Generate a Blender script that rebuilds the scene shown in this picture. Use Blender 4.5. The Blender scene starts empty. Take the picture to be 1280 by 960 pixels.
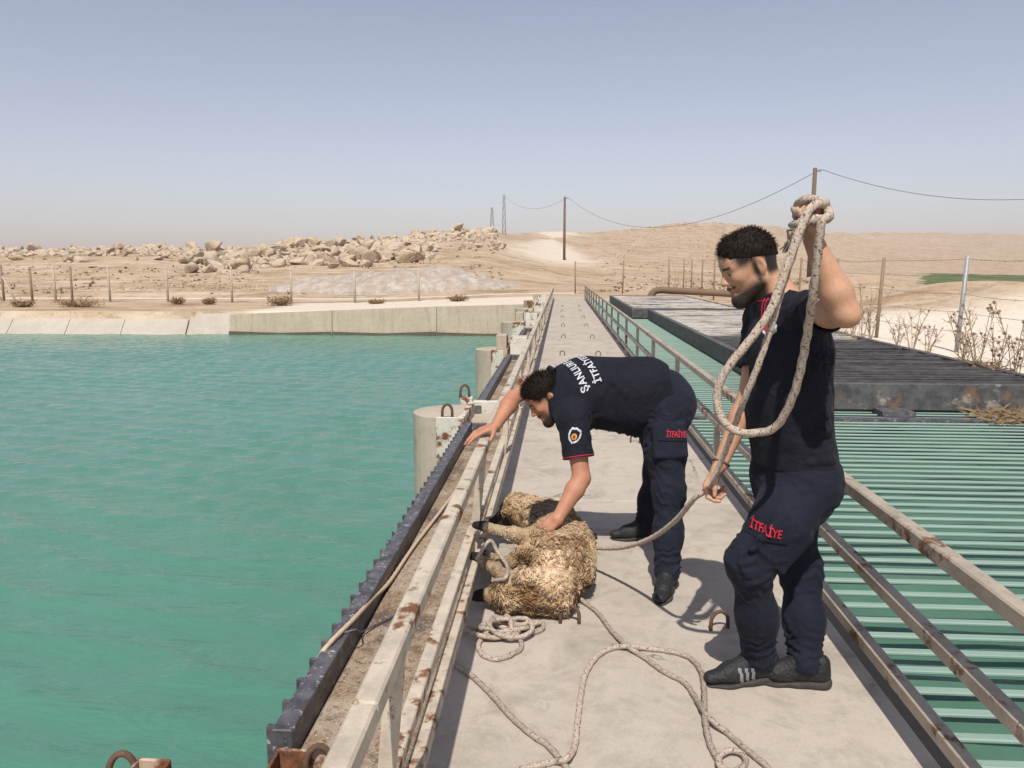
import bpy, math, random
import numpy as np
from mathutils import Vector, Matrix
from mathutils.bvhtree import BVHTree
SC = bpy.context.scene
COL = SC.collection
R = math.radians
# ---------------------------------------------------------------- camera
cd = bpy.data.cameras.new('camera'); cam = bpy.data.objects.new('camera', cd); COL.objects.link(cam)
cd.sensor_width = 36; cd.lens = 27.06; cd.clip_start = 0.05; cd.clip_end = 20000
cam.location = (0, 0, 1.6); cam.rotation_euler = (R(90 - 8.57), 0, R(3.65))
SC.camera = cam
# ---------------------------------------------------------------- sky and sun
SUN_EL, SUN_AZ = 56.0, 2.5        # sun stands behind the camera, a little to the left
wd = bpy.data.worlds.new('World'); SC.world = wd; wd.use_nodes = True
wn = wd.node_tree; bg = wn.nodes['Background']
sky = wn.nodes.new('ShaderNodeTexSky'); sky.sky_type = 'NISHITA'; sky.sun_disc = False
sky.sun_elevation = R(SUN_EL); sky.sun_rotation = R(180 + SUN_AZ)
sky.altitude = 400; sky.air_density = 1.0; sky.dust_density = 1.0; sky.ozone_density = 1.5
hs = wn.nodes.new('ShaderNodeHueSaturation'); hs.inputs['Saturation'].default_value = 0.64
tn = wn.nodes.new('ShaderNodeMix'); tn.data_type = 'RGBA'; tn.blend_type = 'MULTIPLY'; tn.inputs[0].default_value = 1; tn.inputs[7].default_value = (1.04, 1.0, 1.04, 1)   # dusty, slightly mauve sky
wn.links.new(sky.outputs[0], hs.inputs['Color']); wn.links.new(hs.outputs[0], tn.inputs[6]); wn.links.new(tn.outputs[2], bg.inputs['Color'])
bg.inputs['Strength'].default_value = 0.118
sd = bpy.data.lights.new('sun', 'SUN'); sd.energy = 4.7; sd.angle = R(0.6); sd.color = (1.0, 0.94, 0.85)
so = bpy.data.objects.new('sun', sd); COL.objects.link(so)
# light travels along +Y (away from the camera), slightly to +X, and down
ld = Vector((math.sin(R(SUN_AZ)) * math.cos(R(SUN_EL)), math.cos(R(SUN_AZ)) * math.cos(R(SUN_EL)), -math.sin(R(SUN_EL))))
so.rotation_euler = ld.to_track_quat('-Z', 'Y').to_euler(); so.location = (0, -20, 30)
vs = SC.view_settings; vs.view_transform = 'Standard'; vs.look = 'None'; vs.exposure = 0.05; vs.gamma = 1.0; vs.use_curve_mapping = False
try:
    SC.cycles.volume_step_rate = 1; SC.cycles.volume_max_steps = 64; SC.cycles.max_bounces = 8; SC.cycles.volume_bounces = 1
except Exception: pass
random.seed(7); RNG = np.random.default_rng(7)

# ================================================================ helpers
def tag(o, label=None, cat=None, group=None, kind=None):
    if label: o['label'] = label
    if cat: o['category'] = cat
    if group: o['group'] = group
    if kind: o['kind'] = kind
    return o
def empty(name, loc=(0, 0, 0), label=None, cat=None, group=None, kind=None):
    o = bpy.data.objects.new(name, None); o.empty_display_size = .1; COL.objects.link(o); o.location = loc
    return tag(o, label, cat, group, kind)
def link(name, me, m=None, parent=None, loc=None, rot=None, scale=None):
    o = bpy.data.objects.new(name, me); COL.objects.link(o)
    if m is not None and not me.materials: me.materials.append(m)
    if loc is not None: o.location = loc
    if rot is not None: o.rotation_euler = rot
    if scale is not None: o.scale = scale
    if parent is not None:
        o.parent = parent
        pl = Vector((0, 0, 0)); q = parent
        while q is not None: pl += q.location; q = q.parent
        o.location = Vector(o.location) - pl      # parents are never rotated here: meshes stay in world space
    return o
def mesh(v, f, smooth=False, uv=None, name='mesh'):
    me = bpy.data.meshes.new(name)
    v = np.asarray(v, dtype=np.float32)
    if isinstance(f, np.ndarray):
        n, k = f.shape
        me.vertices.add(len(v)); me.vertices.foreach_set('co', v.ravel())
        me.loops.add(n * k); me.loops.foreach_set('vertex_index', f.ravel().astype(np.int32))
        me.polygons.add(n); me.polygons.foreach_set('loop_start', np.arange(0, n * k, k, dtype=np.int32))
        me.polygons.foreach_set('loop_total', np.full(n, k, dtype=np.int32))
        me.update(calc_edges=True); me.validate()
    else:
        me.from_pydata([tuple(map(float, a)) for a in v], [], f)
    if uv is not None:
        l = me.uv_layers.new(name='UVMap')
        vi = np.empty(len(me.loops), dtype=np.int32); me.loops.foreach_get('vertex_index', vi)
        l.data.foreach_set('uv', np.asarray(uv, dtype=np.float32)[vi].ravel())
    if smooth: me.polygons.foreach_set('use_smooth', np.ones(len(me.polygons), dtype=bool))
    me.update()
    return me
class MB:
    """collects boxes, prisms and tubes into ONE mesh"""
    def __init__(s): s.v = []; s.f = []; s.uv = []
    def add(s, v, f, uv=None):
        b = len(s.v); s.v += [tuple(map(float, p)) for p in v]; s.f += [tuple(b + i for i in q) for q in f]
        s.uv += [tuple(u) for u in uv] if uv is not None else [(0, 0)] * len(v); return s
    def box(s, x0, x1, y0, y1, z0, z1, bev=0.0):
        if bev <= 0:
            v = [(x, y, z) for z in (z0, z1) for y in (y0, y1) for x in (x0, x1)]
            return s.add(v, [(0, 2, 3, 1), (4, 5, 7, 6), (0, 1, 5, 4), (2, 6, 7, 3), (0, 4, 6, 2), (1, 3, 7, 5)])
        b = bev; v = []; idx = {}
        for sx in (0, 1):
            for sy in (0, 1):
                for sz in (0, 1):
                    X, Y, Z = (x0, x1)[sx], (y0, y1)[sy], (z0, z1)[sz]
                    dx, dy, dz = (b, -b)[sx], (b, -b)[sy], (b, -b)[sz]
                    for ax, p in enumerate(((X, Y + dy, Z + dz), (X + dx, Y, Z + dz), (X + dx, Y + dy, Z))):
                        idx[(sx, sy, sz, ax)] = len(v); v.append(p)
        f = []
        I = lambda a, b_, c, ax: idx[(a, b_, c, ax)]
        f.append((I(0,0,0,0), I(0,0,1,0), I(0,1,1,0), I(0,1,0,0))); f.append((I(1,0,0,0), I(1,1,0,0), I(1,1,1,0), I(1,0,1,0)))
        f.append((I(0,0,0,1), I(1,0,0,1), I(1,0,1,1), I(0,0,1,1))); f.append((I(0,1,0,1), I(0,1,1,1), I(1,1,1,1), I(1,1,0,1)))
        f.append((I(0,0,0,2), I(0,1,0,2), I(1,1,0,2), I(1,0,0,2))); f.append((I(0,0,1,2), I(1,0,1,2), I(1,1,1,2), I(0,1,1,2)))
        for a in (0, 1):
            for c in (0, 1):
                f.append((I(a,c,0,0), I(a,c,1,0), I(a,c,1,1), I(a,c,0,1)))
                f.append((I(a,0,c,0), I(a,1,c,0), I(a,1,c,2), I(a,0,c,2)))
                f.append((I(0,a,c,1), I(1,a,c,1), I(1,a,c,2), I(0,a,c,2)))
                for e in (0, 1): f.append((I(a,c,e,0), I(a,c,e,1), I(a,c,e,2)))
        return s.add(v, f)
    def prism(s, pts, z0, z1):
        n = len(pts); v = [(x, y, z0) for x, y in pts] + [(x, y, z1) for x, y in pts]
        f = [tuple(reversed(range(n))), tuple(range(n, 2 * n))] + [(i, (i + 1) % n, n + (i + 1) % n, n + i) for i in range(n)]
        return s.add(v, f)
    def tube(s, pts, r, n=8, cap=True, tw=0.0, lobes=0, lobe=0.0):
        """tube along points; r number or list; lobes/tw give a laid-rope profile"""
        P = np.asarray(pts, float); m = len(P); rr = np.full(m, r) if np.isscalar(r) else np.asarray(r, float)
        T = np.gradient(P, axis=0); T /= np.linalg.norm(T, axis=1)[:, None] + 1e-12
        up = np.array([0, 0, 1.]) if abs(T[0][2]) < .9 else np.array([1., 0, 0])
        a = np.cross(T[0], up); a /= np.linalg.norm(a); L = 0; v = []; uv = []
        for i in range(m):
            if i: L += np.linalg.norm(P[i] - P[i - 1])
            a = a - T[i] * (a @ T[i]); a /= np.linalg.norm(a) + 1e-12; b = np.cross(T[i], a)
            for j in range(n):
                t = 2 * math.pi * j / n
                q = rr[i] * (1 + (lobe * math.cos(lobes * (t) + tw * L) if lobes else 0))
                v.append(P[i] + q * (a * math.cos(t) + b * math.sin(t))); uv.append((j / n, L))
        f = [(i * n + j, i * n + (j + 1) % n, (i + 1) * n + (j + 1) % n, (i + 1) * n + j) for i in range(m - 1) for j in range(n)]
        if cap: f += [tuple(reversed(range(n))), tuple(range((m - 1) * n, m * n))]
        return s.add(v, f, uv)
    def mesh(s, smooth=False, uv=False): return mesh(s.v, s.f, smooth, s.uv if uv else None)
    def build(s, name, m, parent=None, smooth=False, uv=False, **k): return link(name, s.mesh(smooth, uv), m, parent, **k)
def spline(pts, n=12):
    """Catmull-Rom through points"""
    P = np.asarray(pts, float); P = np.vstack([2 * P[0] - P[1], P, 2 * P[-1] - P[-2]]); out = []
    for i in range(1, len(P) - 2):
        for k in range(n):
            t = k / n; a, b, c, d = P[i - 1], P[i], P[i + 1], P[i + 2]
            out.append(.5 * (2 * b + (c - a) * t + (2 * a - 5 * b + 4 * c - d) * t * t + (3 * b - a - 3 * c + d) * t ** 3))
    out.append(P[-2]); return np.array(out)
def resample(P, step):
    P = np.asarray(P, float); d = np.r_[0, np.cumsum(np.linalg.norm(np.diff(P, axis=0), axis=1))]
    s = np.linspace(0, d[-1], max(2, int(d[-1] / step))); return np.stack([np.interp(s, d, P[:, k]) for k in range(3)], 1)
def hash3(i, j, k, seed):
    h = (i * 374761393 + j * 668265263 + k * 2147483647 + seed * 974634777) & 0xffffffff
    h = ((h ^ (h >> 13)) * 1274126177) & 0xffffffff
    return ((h ^ (h >> 16)) & 0xffff) / 65535.0
def vnoise(p, seed=0):
    p = np.asarray(p, float); i = np.floor(p).astype(np.int64); f = p - i; f = f * f * (3 - 2 * f); r = 0
    for dx in (0, 1):
        for dy in (0, 1):
            for dz in (0, 1):
                w = (f[..., 0] if dx else 1 - f[..., 0]) * (f[..., 1] if dy else 1 - f[..., 1]) * (f[..., 2] if dz else 1 - f[..., 2])
                r = r + w * hash3(i[..., 0] + dx, i[..., 1] + dy, i[..., 2] + dz, seed)
    return r
def fbm(p, oct=4, seed=0, gain=.5):
    p = np.asarray(p, float); a, r, t = 1., 0, 0
    for o in range(oct): r = r + a * vnoise(p * 2 ** o + 17.3 * o, seed + o); t += a; a *= gain
    return r / t
def sstep(a, b, x): t = np.clip((x - a) / (b - a), 0, 1); return t * t * (3 - 2 * t)

# ================================================================ materials
class NT:
    def __init__(s, name):
        s.m = bpy.data.materials.new(name); s.m.use_nodes = True; s.t = s.m.node_tree; s.n = s.t.nodes; s.b = s.n['Principled BSDF']; s._p = None
    def set(s, sock, v):
        if isinstance(v, bpy.types.NodeSocket): s.t.links.new(v, sock)
        elif isinstance(v, (tuple, list)) and len(v) == 3 and sock.type == 'RGBA': sock.default_value = (*v, 1)
        else: sock.default_value = v
    def pos(s):
        if s._p is None: s._p = s.n.new('ShaderNodeNewGeometry').outputs['Position']
        return s._p
    def obj(s): return s.n.new('ShaderNodeTexCoord').outputs['Object']
    def uv(s): return s.n.new('ShaderNodeTexCoord').outputs['UV']
    def rnd(s): return s.n.new('ShaderNodeObjectInfo').outputs['Random']
    def attr(s, name):
        a = s.n.new('ShaderNodeAttribute'); a.attribute_name = name; return a.outputs['Color'] 
    def fattr(s, name):
        a = s.n.new('ShaderNodeAttribute'); a.attribute_name = name; return a.outputs['Fac']
    def map(s, v, scale=(1, 1, 1), loc=(0, 0, 0), rot=(0, 0, 0)):
        m = s.n.new('ShaderNodeMapping'); s.set(m.inputs[0], v); m.inputs['Scale'].default_value = scale; m.inputs['Location'].default_value = loc; m.inputs['Rotation'].default_value = rot
        return m.outputs[0]
    def noise(s, scale, detail=6, rough=.55, v=None, dist=0.0):
        x = s.n.new('ShaderNodeTexNoise'); s.set(x.inputs['Vector'], v if v is not None else s.pos())
        x.inputs['Scale'].default_value = scale; x.inputs['Detail'].default_value = detail; x.inputs['Roughness'].default_value = rough; x.inputs['Distortion'].default_value = dist
        return x.outputs['Fac']
    def voro(s, scale, v=None, feat='F1', out='Distance', rnd=1.0):
        x = s.n.new('ShaderNodeTexVoronoi'); x.feature = feat; s.set(x.inputs['Vector'], v if v is not None else s.pos()); x.inputs['Scale'].default_value = scale
        x.inputs['Randomness'].default_value = rnd
        return x.outputs[out]
    def wave(s, scale, v=None, dist=0., detail=2, direction='X', prof='SIN'):
        x = s.n.new('ShaderNodeTexWave'); x.bands_direction = direction; x.wave_profile = prof; s.set(x.inputs['Vector'], v if v is not None else s.pos())
        x.inputs['Scale'].default_value = scale; x.inputs['Distortion'].default_value = dist; x.inputs['Detail'].default_value = detail
        return x.outputs['Fac']
    def ramp(s, fac, *stops):
        r = s.n.new('ShaderNodeValToRGB'); s.set(r.inputs[0], fac); e = r.color_ramp.elements
        while len(e) < len(stops): e.new(.5)
        for k, (p, c) in enumerate(stops):
            e[k].position = p; e[k].color = (c, c, c, 1) if isinstance(c, (int, float)) else (*c, 1)
        return r.outputs[0]
    def step(s, fac, a, b): return s.ramp(fac, (a, 0.0), (b, 1.0)) if a < b else s.ramp(fac, (b, 1.0), (a, 0.0))
    def mix(s, fac, a, b, mode='MIX'):
        m = s.n.new('ShaderNodeMix'); m.data_type = 'RGBA'; m.blend_type = mode; s.set(m.inputs[0], fac); s.set(m.inputs[6], a); s.set(m.inputs[7], b); return m.outputs[2]
    def math(s, op, a, b=0.0):
        m = s.n.new('ShaderNodeMath'); m.operation = op; s.set(m.inputs[0], a); s.set(m.inputs[1], b); return m.outputs[0]
    def sep(s, v):
        m = s.n.new('ShaderNodeSeparateXYZ'); s.set(m.inputs[0], v); return m.outputs
    def bump(s, h, strength=.3, dist=.01, prev=None):
        b = s.n.new('ShaderNodeBump'); s.set(b.inputs['Height'], h); b.inputs['Strength'].default_value = strength; b.inputs['Distance'].default_value = dist
        if prev is not None: s.t.links.new(prev, b.inputs['Normal'])
        return b.outputs[0]
    def out(s, col, rough=.8, normal=None, metal=0.0, spec=.3, **k):
        s.set(s.b.inputs['Base Color'], col); s.set(s.b.inputs['Roughness'], rough); s.set(s.b.inputs['Metallic'], metal); s.set(s.b.inputs['Specular IOR Level'], spec)
        if normal is not None: s.t.links.new(normal, s.b.inputs['Normal'])
        for a, v in k.items(): s.set(s.b.inputs[a.replace('_', ' ')], v)
        return s.m
def m_concrete(name, c1, c2, stain=(.16, .13, .10), amt=.35, fine=60, bump=.35, streak=0.0, worn=0.0):
    n = NT(name); big = n.noise(1.3, 5, .6); mid = n.noise(9, 6, .65); fin = n.noise(fine, 4, .7)
    c = n.mix(n.step(big, .3, .7), c1, c2)
    c = n.mix(n.math('MULTIPLY', n.step(mid, .52, .75), amt), c, stain)
    c = n.mix(n.math('MULTIPLY', n.step(fin, .42, .68), .16), c, (.62, .57, .5))
    c = n.mix(n.math('MULTIPLY', n.step(n.noise(fine * 2.2, 3, .7), .60, .72), .28), c, (.10, .085, .07))
    if streak:
        st = n.noise(1.0, 5, .6, v=n.map(n.pos(), (7, 7, .45)))
        c = n.mix(n.math('MULTIPLY', n.step(st, .5, .75), streak), c, stain)
    if worn:
        pat = n.noise(2.6, 7, .7, dist=.6); c = n.mix(n.math('MULTIPLY', n.step(pat, .50, .68), worn), c, stain)
        c = n.mix(n.math('MULTIPLY', n.step(n.noise(.8, 6, .7), .52, .62), worn * .5), c, tuple(x * .8 for x in c1))
        cr = n.voro(1.15, n.map(n.pos(), (1, .8, 1)), 'DISTANCE_TO_EDGE'); wob = n.math('ADD', cr, n.math('MULTIPLY', n.math('SUBTRACT', n.noise(9, 4, .7), .5), .12))
        crm = n.math('MULTIPLY', n.step(n.math('ABSOLUTE', wob), .010, .003), n.step(n.noise(.9, 3), .50, .60)); c = n.mix(n.math('MULTIPLY', crm, .75), c, (.10, .085, .07))
        c = n.mix(n.math('MULTIPLY', n.step(n.voro(55), .10, .06), n.step(n.noise(5, 4), .52, .6)), c, (.70, .65, .57))
    h = n.math('ADD', n.math('MULTIPLY', mid, .6), n.math('MULTIPLY', fin, .5))
    return n.out(c, .92, n.bump(h, bump, .006), spec=.15)
def m_painted(name, paint, rust, amt=.5, rust2=(.09, .04, .02), scale=9, dirt=.4):
    """chipped, weathered paint over rusting steel"""
    n = NT(name); a = n.noise(scale, 8, .68); b = n.noise(scale * .22, 4, .6); f = n.noise(scale * 9, 4, .7)
    k = n.math('ADD', n.math('MULTIPLY', a, .7), n.math('MULTIPLY', b, .5))
    mask = n.step(k, 1.02 - amt * .62, 1.08 - amt * .62)
    pc = n.mix(n.math('MULTIPLY', n.step(n.noise(scale * .6, 6, .7), .42, .72), dirt), paint, tuple(x * .45 for x in paint[:3]))
    pc = n.mix(n.math('MULTIPLY', n.step(f, .55, .7), .25), pc, (.2, .15, .1))
    rc = n.mix(n.step(n.noise(scale * 3, 5, .7), .35, .65), rust, rust2)
    c = n.mix(mask, pc, rc)
    h = n.math('SUBTRACT', n.math('MULTIPLY', f, .25), n.math('MULTIPLY', mask, .6))
    return n.out(c, n.mix(mask, (.55,) * 3, (.9,) * 3), n.bump(h, .4, .002), spec=.3)
M = {}
M['deck'] = m_concrete('deck_concrete', (.40, .348, .292), (.47, .413, .350), (.235, .20, .16), .45, 70, worn=.6)
M['concrete'] = m_concrete('weathered_concrete', (.385, .325, .25), (.455, .39, .31), (.20, .16, .115), .5, 50, streak=.35)
M['bankwall'] = m_concrete('sandy_wall_concrete', (.43, .35, .26), (.50, .42, .32), (.22, .17, .12), .5, 40, streak=.4)
M['ledge'] = m_concrete('gritty_ledge_concrete', (.27, .225, .175), (.38, .325, .265), (.11, .085, .06), .85, 40, .8, worn=.8)
M['lining'] = m_concrete('canal_lining_concrete', (.40, .35, .295), (.47, .42, .36), (.26, .22, .18), .3, 30, .2, streak=.2)
n = NT('rust_flaked_ledge'); a = n.noise(3.2, 7, .7); f = n.noise(45, 5, .75); g = n.noise(130, 3, .7)
c = n.mix(n.step(a, .38, .62), (.40, .335, .265), (.25, .185, .125)); c = n.mix(n.math('MULTIPLY', n.step(n.noise(1.7, 6, .7), .50, .58), .85), c, n.mix(f, (.045, .04, .04), (.13, .10, .085))); c = n.mix(n.step(f, .52, .60), c, (.20, .105, .05)); c = n.mix(n.step(g, .60, .66), c, (.58, .49, .39))
M['ledge_top'] = n.out(c, .95, n.bump(n.math('ADD', f, g), .8, .006), spec=.1)
n = NT('shade_black'); M['dark'] = n.out(n.mix(n.noise(12, 5), (.010, .010, .011), (.026, .024, .024)), .8)  # near-black that puts shade into the deck-side gap and between panel ribs
M['rail'] = m_painted('chipped_cream_paint', (.54, .465, .37), (.26, .12, .055), .60, scale=14, dirt=.65)
M['rail_r'] = m_painted('rusting_beige_paint', (.40, .34, .27), (.22, .11, .06), .60, scale=12, dirt=.6)
M['guide'] = m_painted('rust_streaked_white_paint', (.60, .57, .49), (.25, .10, .04), .64, scale=7, dirt=.35)
M['rusty'] = m_painted('heavy_rust', (.5, .38, .28), (.24, .10, .05), .75, scale=8)
n = NT('worn_black_paint'); a = n.noise(14, 8, .7); c = n.mix(n.step(a, .35, .7), (.040, .039, .045), (.135, .130, .145))
c = n.mix(n.step(n.noise(26, 6, .78), .58, .65), c, (.42, .40, .40)); c = n.mix(n.math('MULTIPLY', n.step(n.noise(6, 6, .7), .56, .66), .7), c, (.17, .15, .15))
M['black'] = n.out(c, .5, n.bump(a, .3, .002), spec=.4)
n = NT('rusted_rebar'); M['rebar'] = n.out(n.mix(n.noise(60, 4), (.05, .03, .022), (.19, .11, .07)), .85, n.bump(n.wave(60, dist=1.0, direction='DIAGONAL'), .5, .002))
n = NT('pale_rebar'); M['rebar_pale'] = n.out(n.mix(n.noise(60, 4), (.30, .24, .18), (.52, .45, .36)), .85)
# ================================================================ setting: ground, water, sky haze
WZ = -1.42                                   # water level
def px(x, y, Y=None, z=None):
    """photo pixel -> world point at depth Y or height z (deck axis = +Y)"""
    p, q = R(8.57), R(3.65)
    fw = np.array([-math.sin(q) * math.cos(p), math.cos(q) * math.cos(p), -math.sin(p)]); r = np.array([math.cos(q), math.sin(q), 0]); u = np.cross(r, fw)
    v = fw + r * (x - 640) / 962 - u * (y - 480) / 962; c = np.array([0, 0, 1.6])
    t = Y / v[1] if Y is not None else (z - 1.6) / v[2]
    return c + v * t
# skyline profile: photo column -> (skyline row, distance of that crest)
_sx = np.array([-600, -200, 0, 150, 250, 330, 440, 500, 560, 610, 640, 700, 740, 800, 840, 880, 960, 1000, 1050, 1150, 1280, 1500, 1900])
_sy = np.array([318, 316, 314, 311, 312, 309, 302, 297, 288, 291, 293, 290, 292, 287, 281, 280, 285, 290, 292, 293, 296, 300, 306])
_sd = np.array([95, 95, 95, 95, 100, 105, 118, 128, 142, 160, 190, 240, 260, 290, 310, 330, 420, 520, 640, 760, 900, 900, 900])
def ground_z(X, Y):
    X = np.asarray(X, float); Y = np.asarray(Y, float); Ys = np.maximum(Y, 1.0)
    col = 702 + 962 * X / np.maximum(Ys, 20)
    sy = np.interp(col, _sx, _sy); D = np.interp(col, _sx, _sd)
    zc = 1.6 + (335 - sy) / 962 * D
    base = np.where(X < -1, -.02 - .40 * sstep(0, 14, -X), -.02)
    y0 = np.where(X > 6, 44., 52.) + 0 * X
    # on the right a plain lies between the bank and the far hills
    t = np.clip((Y - y0) / (D - y0), 0, 1)
    pw = np.where(D > 350, 2.4, 1.0 + .9 * sstep(150, 350, D))
    z = base + (zc - base) * t ** pw
    z = np.where(col > 985, z - 4.5 * sstep(45, 130, Y) * (1 - sstep(420, 800, Y)) * sstep(985, 1060, col), z)
    z = np.where(Y > D, zc - (Y - D) * .035, z); z = np.maximum(z, np.where(Y > D, -6, -50))
    amp = .10 + .55 * sstep(55, 130, Y) + 1.6 * sstep(200, 600, Y)
    z = z + amp * (fbm(np.stack([X / 9, Y / 9, 0 * X], -1), 5, 3) - .5) * sstep(42, 60, Y + np.where(X > 6, 60, 0)) 
    z = z + .05 * (fbm(np.stack([X / .8, Y / .8, 0 * X], -1), 3, 9) - .5)
    # loose banks of tipped spoil behind the right fence
    z = z + 1.0 * np.exp(-((X - 16.5) / 4.5) ** 2 - ((Y - 33) / 3.5) ** 2) + .45 * np.exp(-((X - 20) / 3.) ** 2 - ((Y - 31) / 3) ** 2) + 1.5 * np.exp(-((X - 20) / 4.) ** 2 - ((Y - 56) / 5) ** 2)
    return z
def canal_mask(X, Y):
    left = (X < -.9) & (Y > -3.0) & (Y < 35.2) & ((X > -16.8) | (Y < 34.6 - .0 * X))
    right = (X > -.95) & (X < 5.7) & (Y > -3) & (Y < 40.8)
    return left | right
def axis(lo, hi, near, far_n, c, fine):
    a = np.arange(near[0], near[1] + 1e-6, fine); l = c - np.geomspace(c - near[0], c - lo, far_n)[1:][::-1]; r = c + np.geomspace(near[1] - c, hi - c, far_n)[1:]
    return np.r_[l, a, r]
gx = axis(-2500, 3500, (-30, 30), 150, 0, .55); gy = np.r_[-400, -150, -60, -25, -10, np.arange(-4, 64, .5), np.geomspace(64, 5200, 210)[1:]]
GX, GY = np.meshgrid(gx, gy, indexing='ij'); GZ = ground_z(GX, GY)
far = 1 - sstep(1500, 2500, np.hypot(GX, GY)); GZ = GZ * far
GZ[canal_mask(GX, GY)] = -4.2
nx, ny = GX.shape; I = np.arange(nx * ny).reshape(nx, ny)
F = np.stack([I[:-1, :-1], I[1:, :-1], I[1:, 1:], I[:-1, 1:]], -1).reshape(-1, 4)
gm = mesh(np.stack([GX, GY, GZ], -1).reshape(-1, 3), F, True)
# where the pale track, the white gravel bank and the green field lie (colour of the ground itself)
colx = 702 + 962 * GX / np.maximum(GY, 20)
nz = fbm(np.stack([GX / 6, GY / 6, 0 * GX], -1), 4, 21)
track = np.exp(-((colx - (690 + 25 * (nz - .5))) / (26 + 1.2 * np.clip(170 - GY, -60, 60))) ** 2) * sstep(80, 120, GY) * (1 - sstep(230, 330, GY)) * .75
road = np.exp(-((GY - 50.5) / 1.3) ** 2) * (GX < 1)
bank = sstep(5.5, 6.3, GX) * (1 - sstep(26, 33, GY + (nz - .5) * 6)) * (GY > -60) * (1 - sstep(60, 120, GX))
apron = sstep(-16, -14, GX) * (1 - sstep(-1, 1, GX)) * (1 - sstep(44, 46, GY)) * .8
white = np.clip(track + road * .9 + bank + apron + .0, 0, 1)
field = sstep(1120, 1150, colx + 40 * (nz - .5)) * sstep(130, 150, GY) * (1 - sstep(320, 345, GY)) * (GX > 20)
for nm, a in (('white_mask', white), ('field_mask', field)):
    at = gm.attributes.new(nm, 'FLOAT', 'POINT'); at.data.foreach_set('value', a.astype(np.float32).ravel())
n = NT('desert_ground'); big = n.noise(.05, 6, .6); mid = n.noise(.6, 7, .62); fin = n.noise(7, 6, .7)
c = n.mix(n.step(big, .35, .68), (.375, .268, .170), (.485, .368, .252)); c = n.mix(n.step(mid, .45, .75), c, (.52, .395, .28))
c = n.mix(n.math('MULTIPLY', n.step(n.noise(.25, 8, .78), .48, .60), .70), c, (.21, .14, .08)); c = n.mix(n.math('MULTIPLY', n.step(n.noise(2.2, 6, .75), .54, .64), .55), c, (.17, .115, .065))
c = n.mix(n.math('MULTIPLY', n.step(n.noise(.35, 8, .8, v=n.map(n.pos(), (.25, 1.6, 1))), .50, .62), .6), c, (.62, .53, .42))
c = n.mix(n.math('MULTIPLY', n.step(fin, .5, .72), .35), c, (.25, .18, .12))
wc = n.mix(n.step(fin, .35, .7), (.72, .65, .55), (.58, .50, .41))
c = n.mix(n.math('MULTIPLY', n.fattr('white_mask'), n.step(n.math('ADD', n.fattr('white_mask'), n.math('MULTIPLY', mid, .7)), .5, 1.0)), c, wc)
gc = n.mix(n.step(n.noise(.12, 6, .7), .4, .6), (.050, .105, .026), (.12, .13, .05))
c = n.mix(n.step(n.fattr('field_mask'), .45, .6), c, gc)
M['ground'] = n.out(c, .95, n.bump(n.math('ADD', n.math('MULTIPLY', mid, .8), n.math('MULTIPLY', fin, .15)), .6, .25), spec=.05)
tag(link('ground', gm, M['ground']), 'pale sandy desert ground rising to low stony hills', 'ground', kind='structure')

# water: murky turquoise, small wind ripples as real relief near the bridge, relief in the material everywhere
wx = np.r_[np.geomspace(300, 26, 60) * -1, np.arange(-25.8, 5.75, .085)]; wy = np.r_[-2.9, np.arange(-1.0, 35.6, .085), np.arange(36, 41, .6)]
WX, WY = np.meshgrid(wx, wy, indexing='ij')
def ripple(X, Y):
    # crests run roughly along X and drift to the right-front, broken up by noise
    q = fbm(np.stack([X / 2.6, Y / 2.6, 0 * X], -1), 3, 5); w = fbm(np.stack([X / 1.1 + 5, Y / .45, 0 * X], -1), 3, 8)
    u = Y * .93 + X * .28 + 1.1 * q
    s = .5 + .5 * np.sin(u * 2 * math.pi / .62 + 4 * w); s2 = .5 + .5 * np.sin((Y - X * .25 + .7 * w) * 2 * math.pi / .33 + 3 * q)
    return 1.35 * (.030 * s ** 3 * (.25 + q) + .009 * s2 ** 2 + .016 * (w - .5))
WZg = WZ + ripple(WX, WY) * np.clip(1.15 - WY / 90, .3, 1)
nx, ny = WX.shape; I = np.arange(nx * ny).reshape(nx, ny); F = np.stack([I[:-1, :-1], I[1:, :-1], I[1:, 1:], I[:-1, 1:]], -1).reshape(-1, 4)
n = NT('turquoise_canal_water')
c = n.mix(n.step(n.noise(.16, 4, .6), .3, .7), (.068, .196, .138), (.080, .226, .168))
rd = n.math('SUBTRACT', 1.0, n.math('ABSOLUTE', n.math('MULTIPLY', n.math('SUBTRACT', n.noise(2.3, 4, .6, v=n.map(n.pos(), (.55, 1.9, 1), rot=(0, 0, .22)), dist=.5), .5), 4.0)))
h = n.math('ADD', n.math('ADD', n.math('MULTIPLY', rd, .8), n.noise(5, 5, .6, v=n.map(n.pos(), (.8, 2.0, 1)))), n.math('MULTIPLY', n.noise(16, 3, .6, v=n.map(n.pos(), (.7, 1.6, 1))), .35))
M['water'] = n.out(c, .07, n.bump(h, .27, .07), spec=.8, IOR=1.33)
tag(link('water', mesh(np.stack([WX, WY, WZg], -1).reshape(-1, 3), F, True), M['water']), 'turquoise green canal water ruffled by small ripples', 'water', kind='structure')

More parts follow.
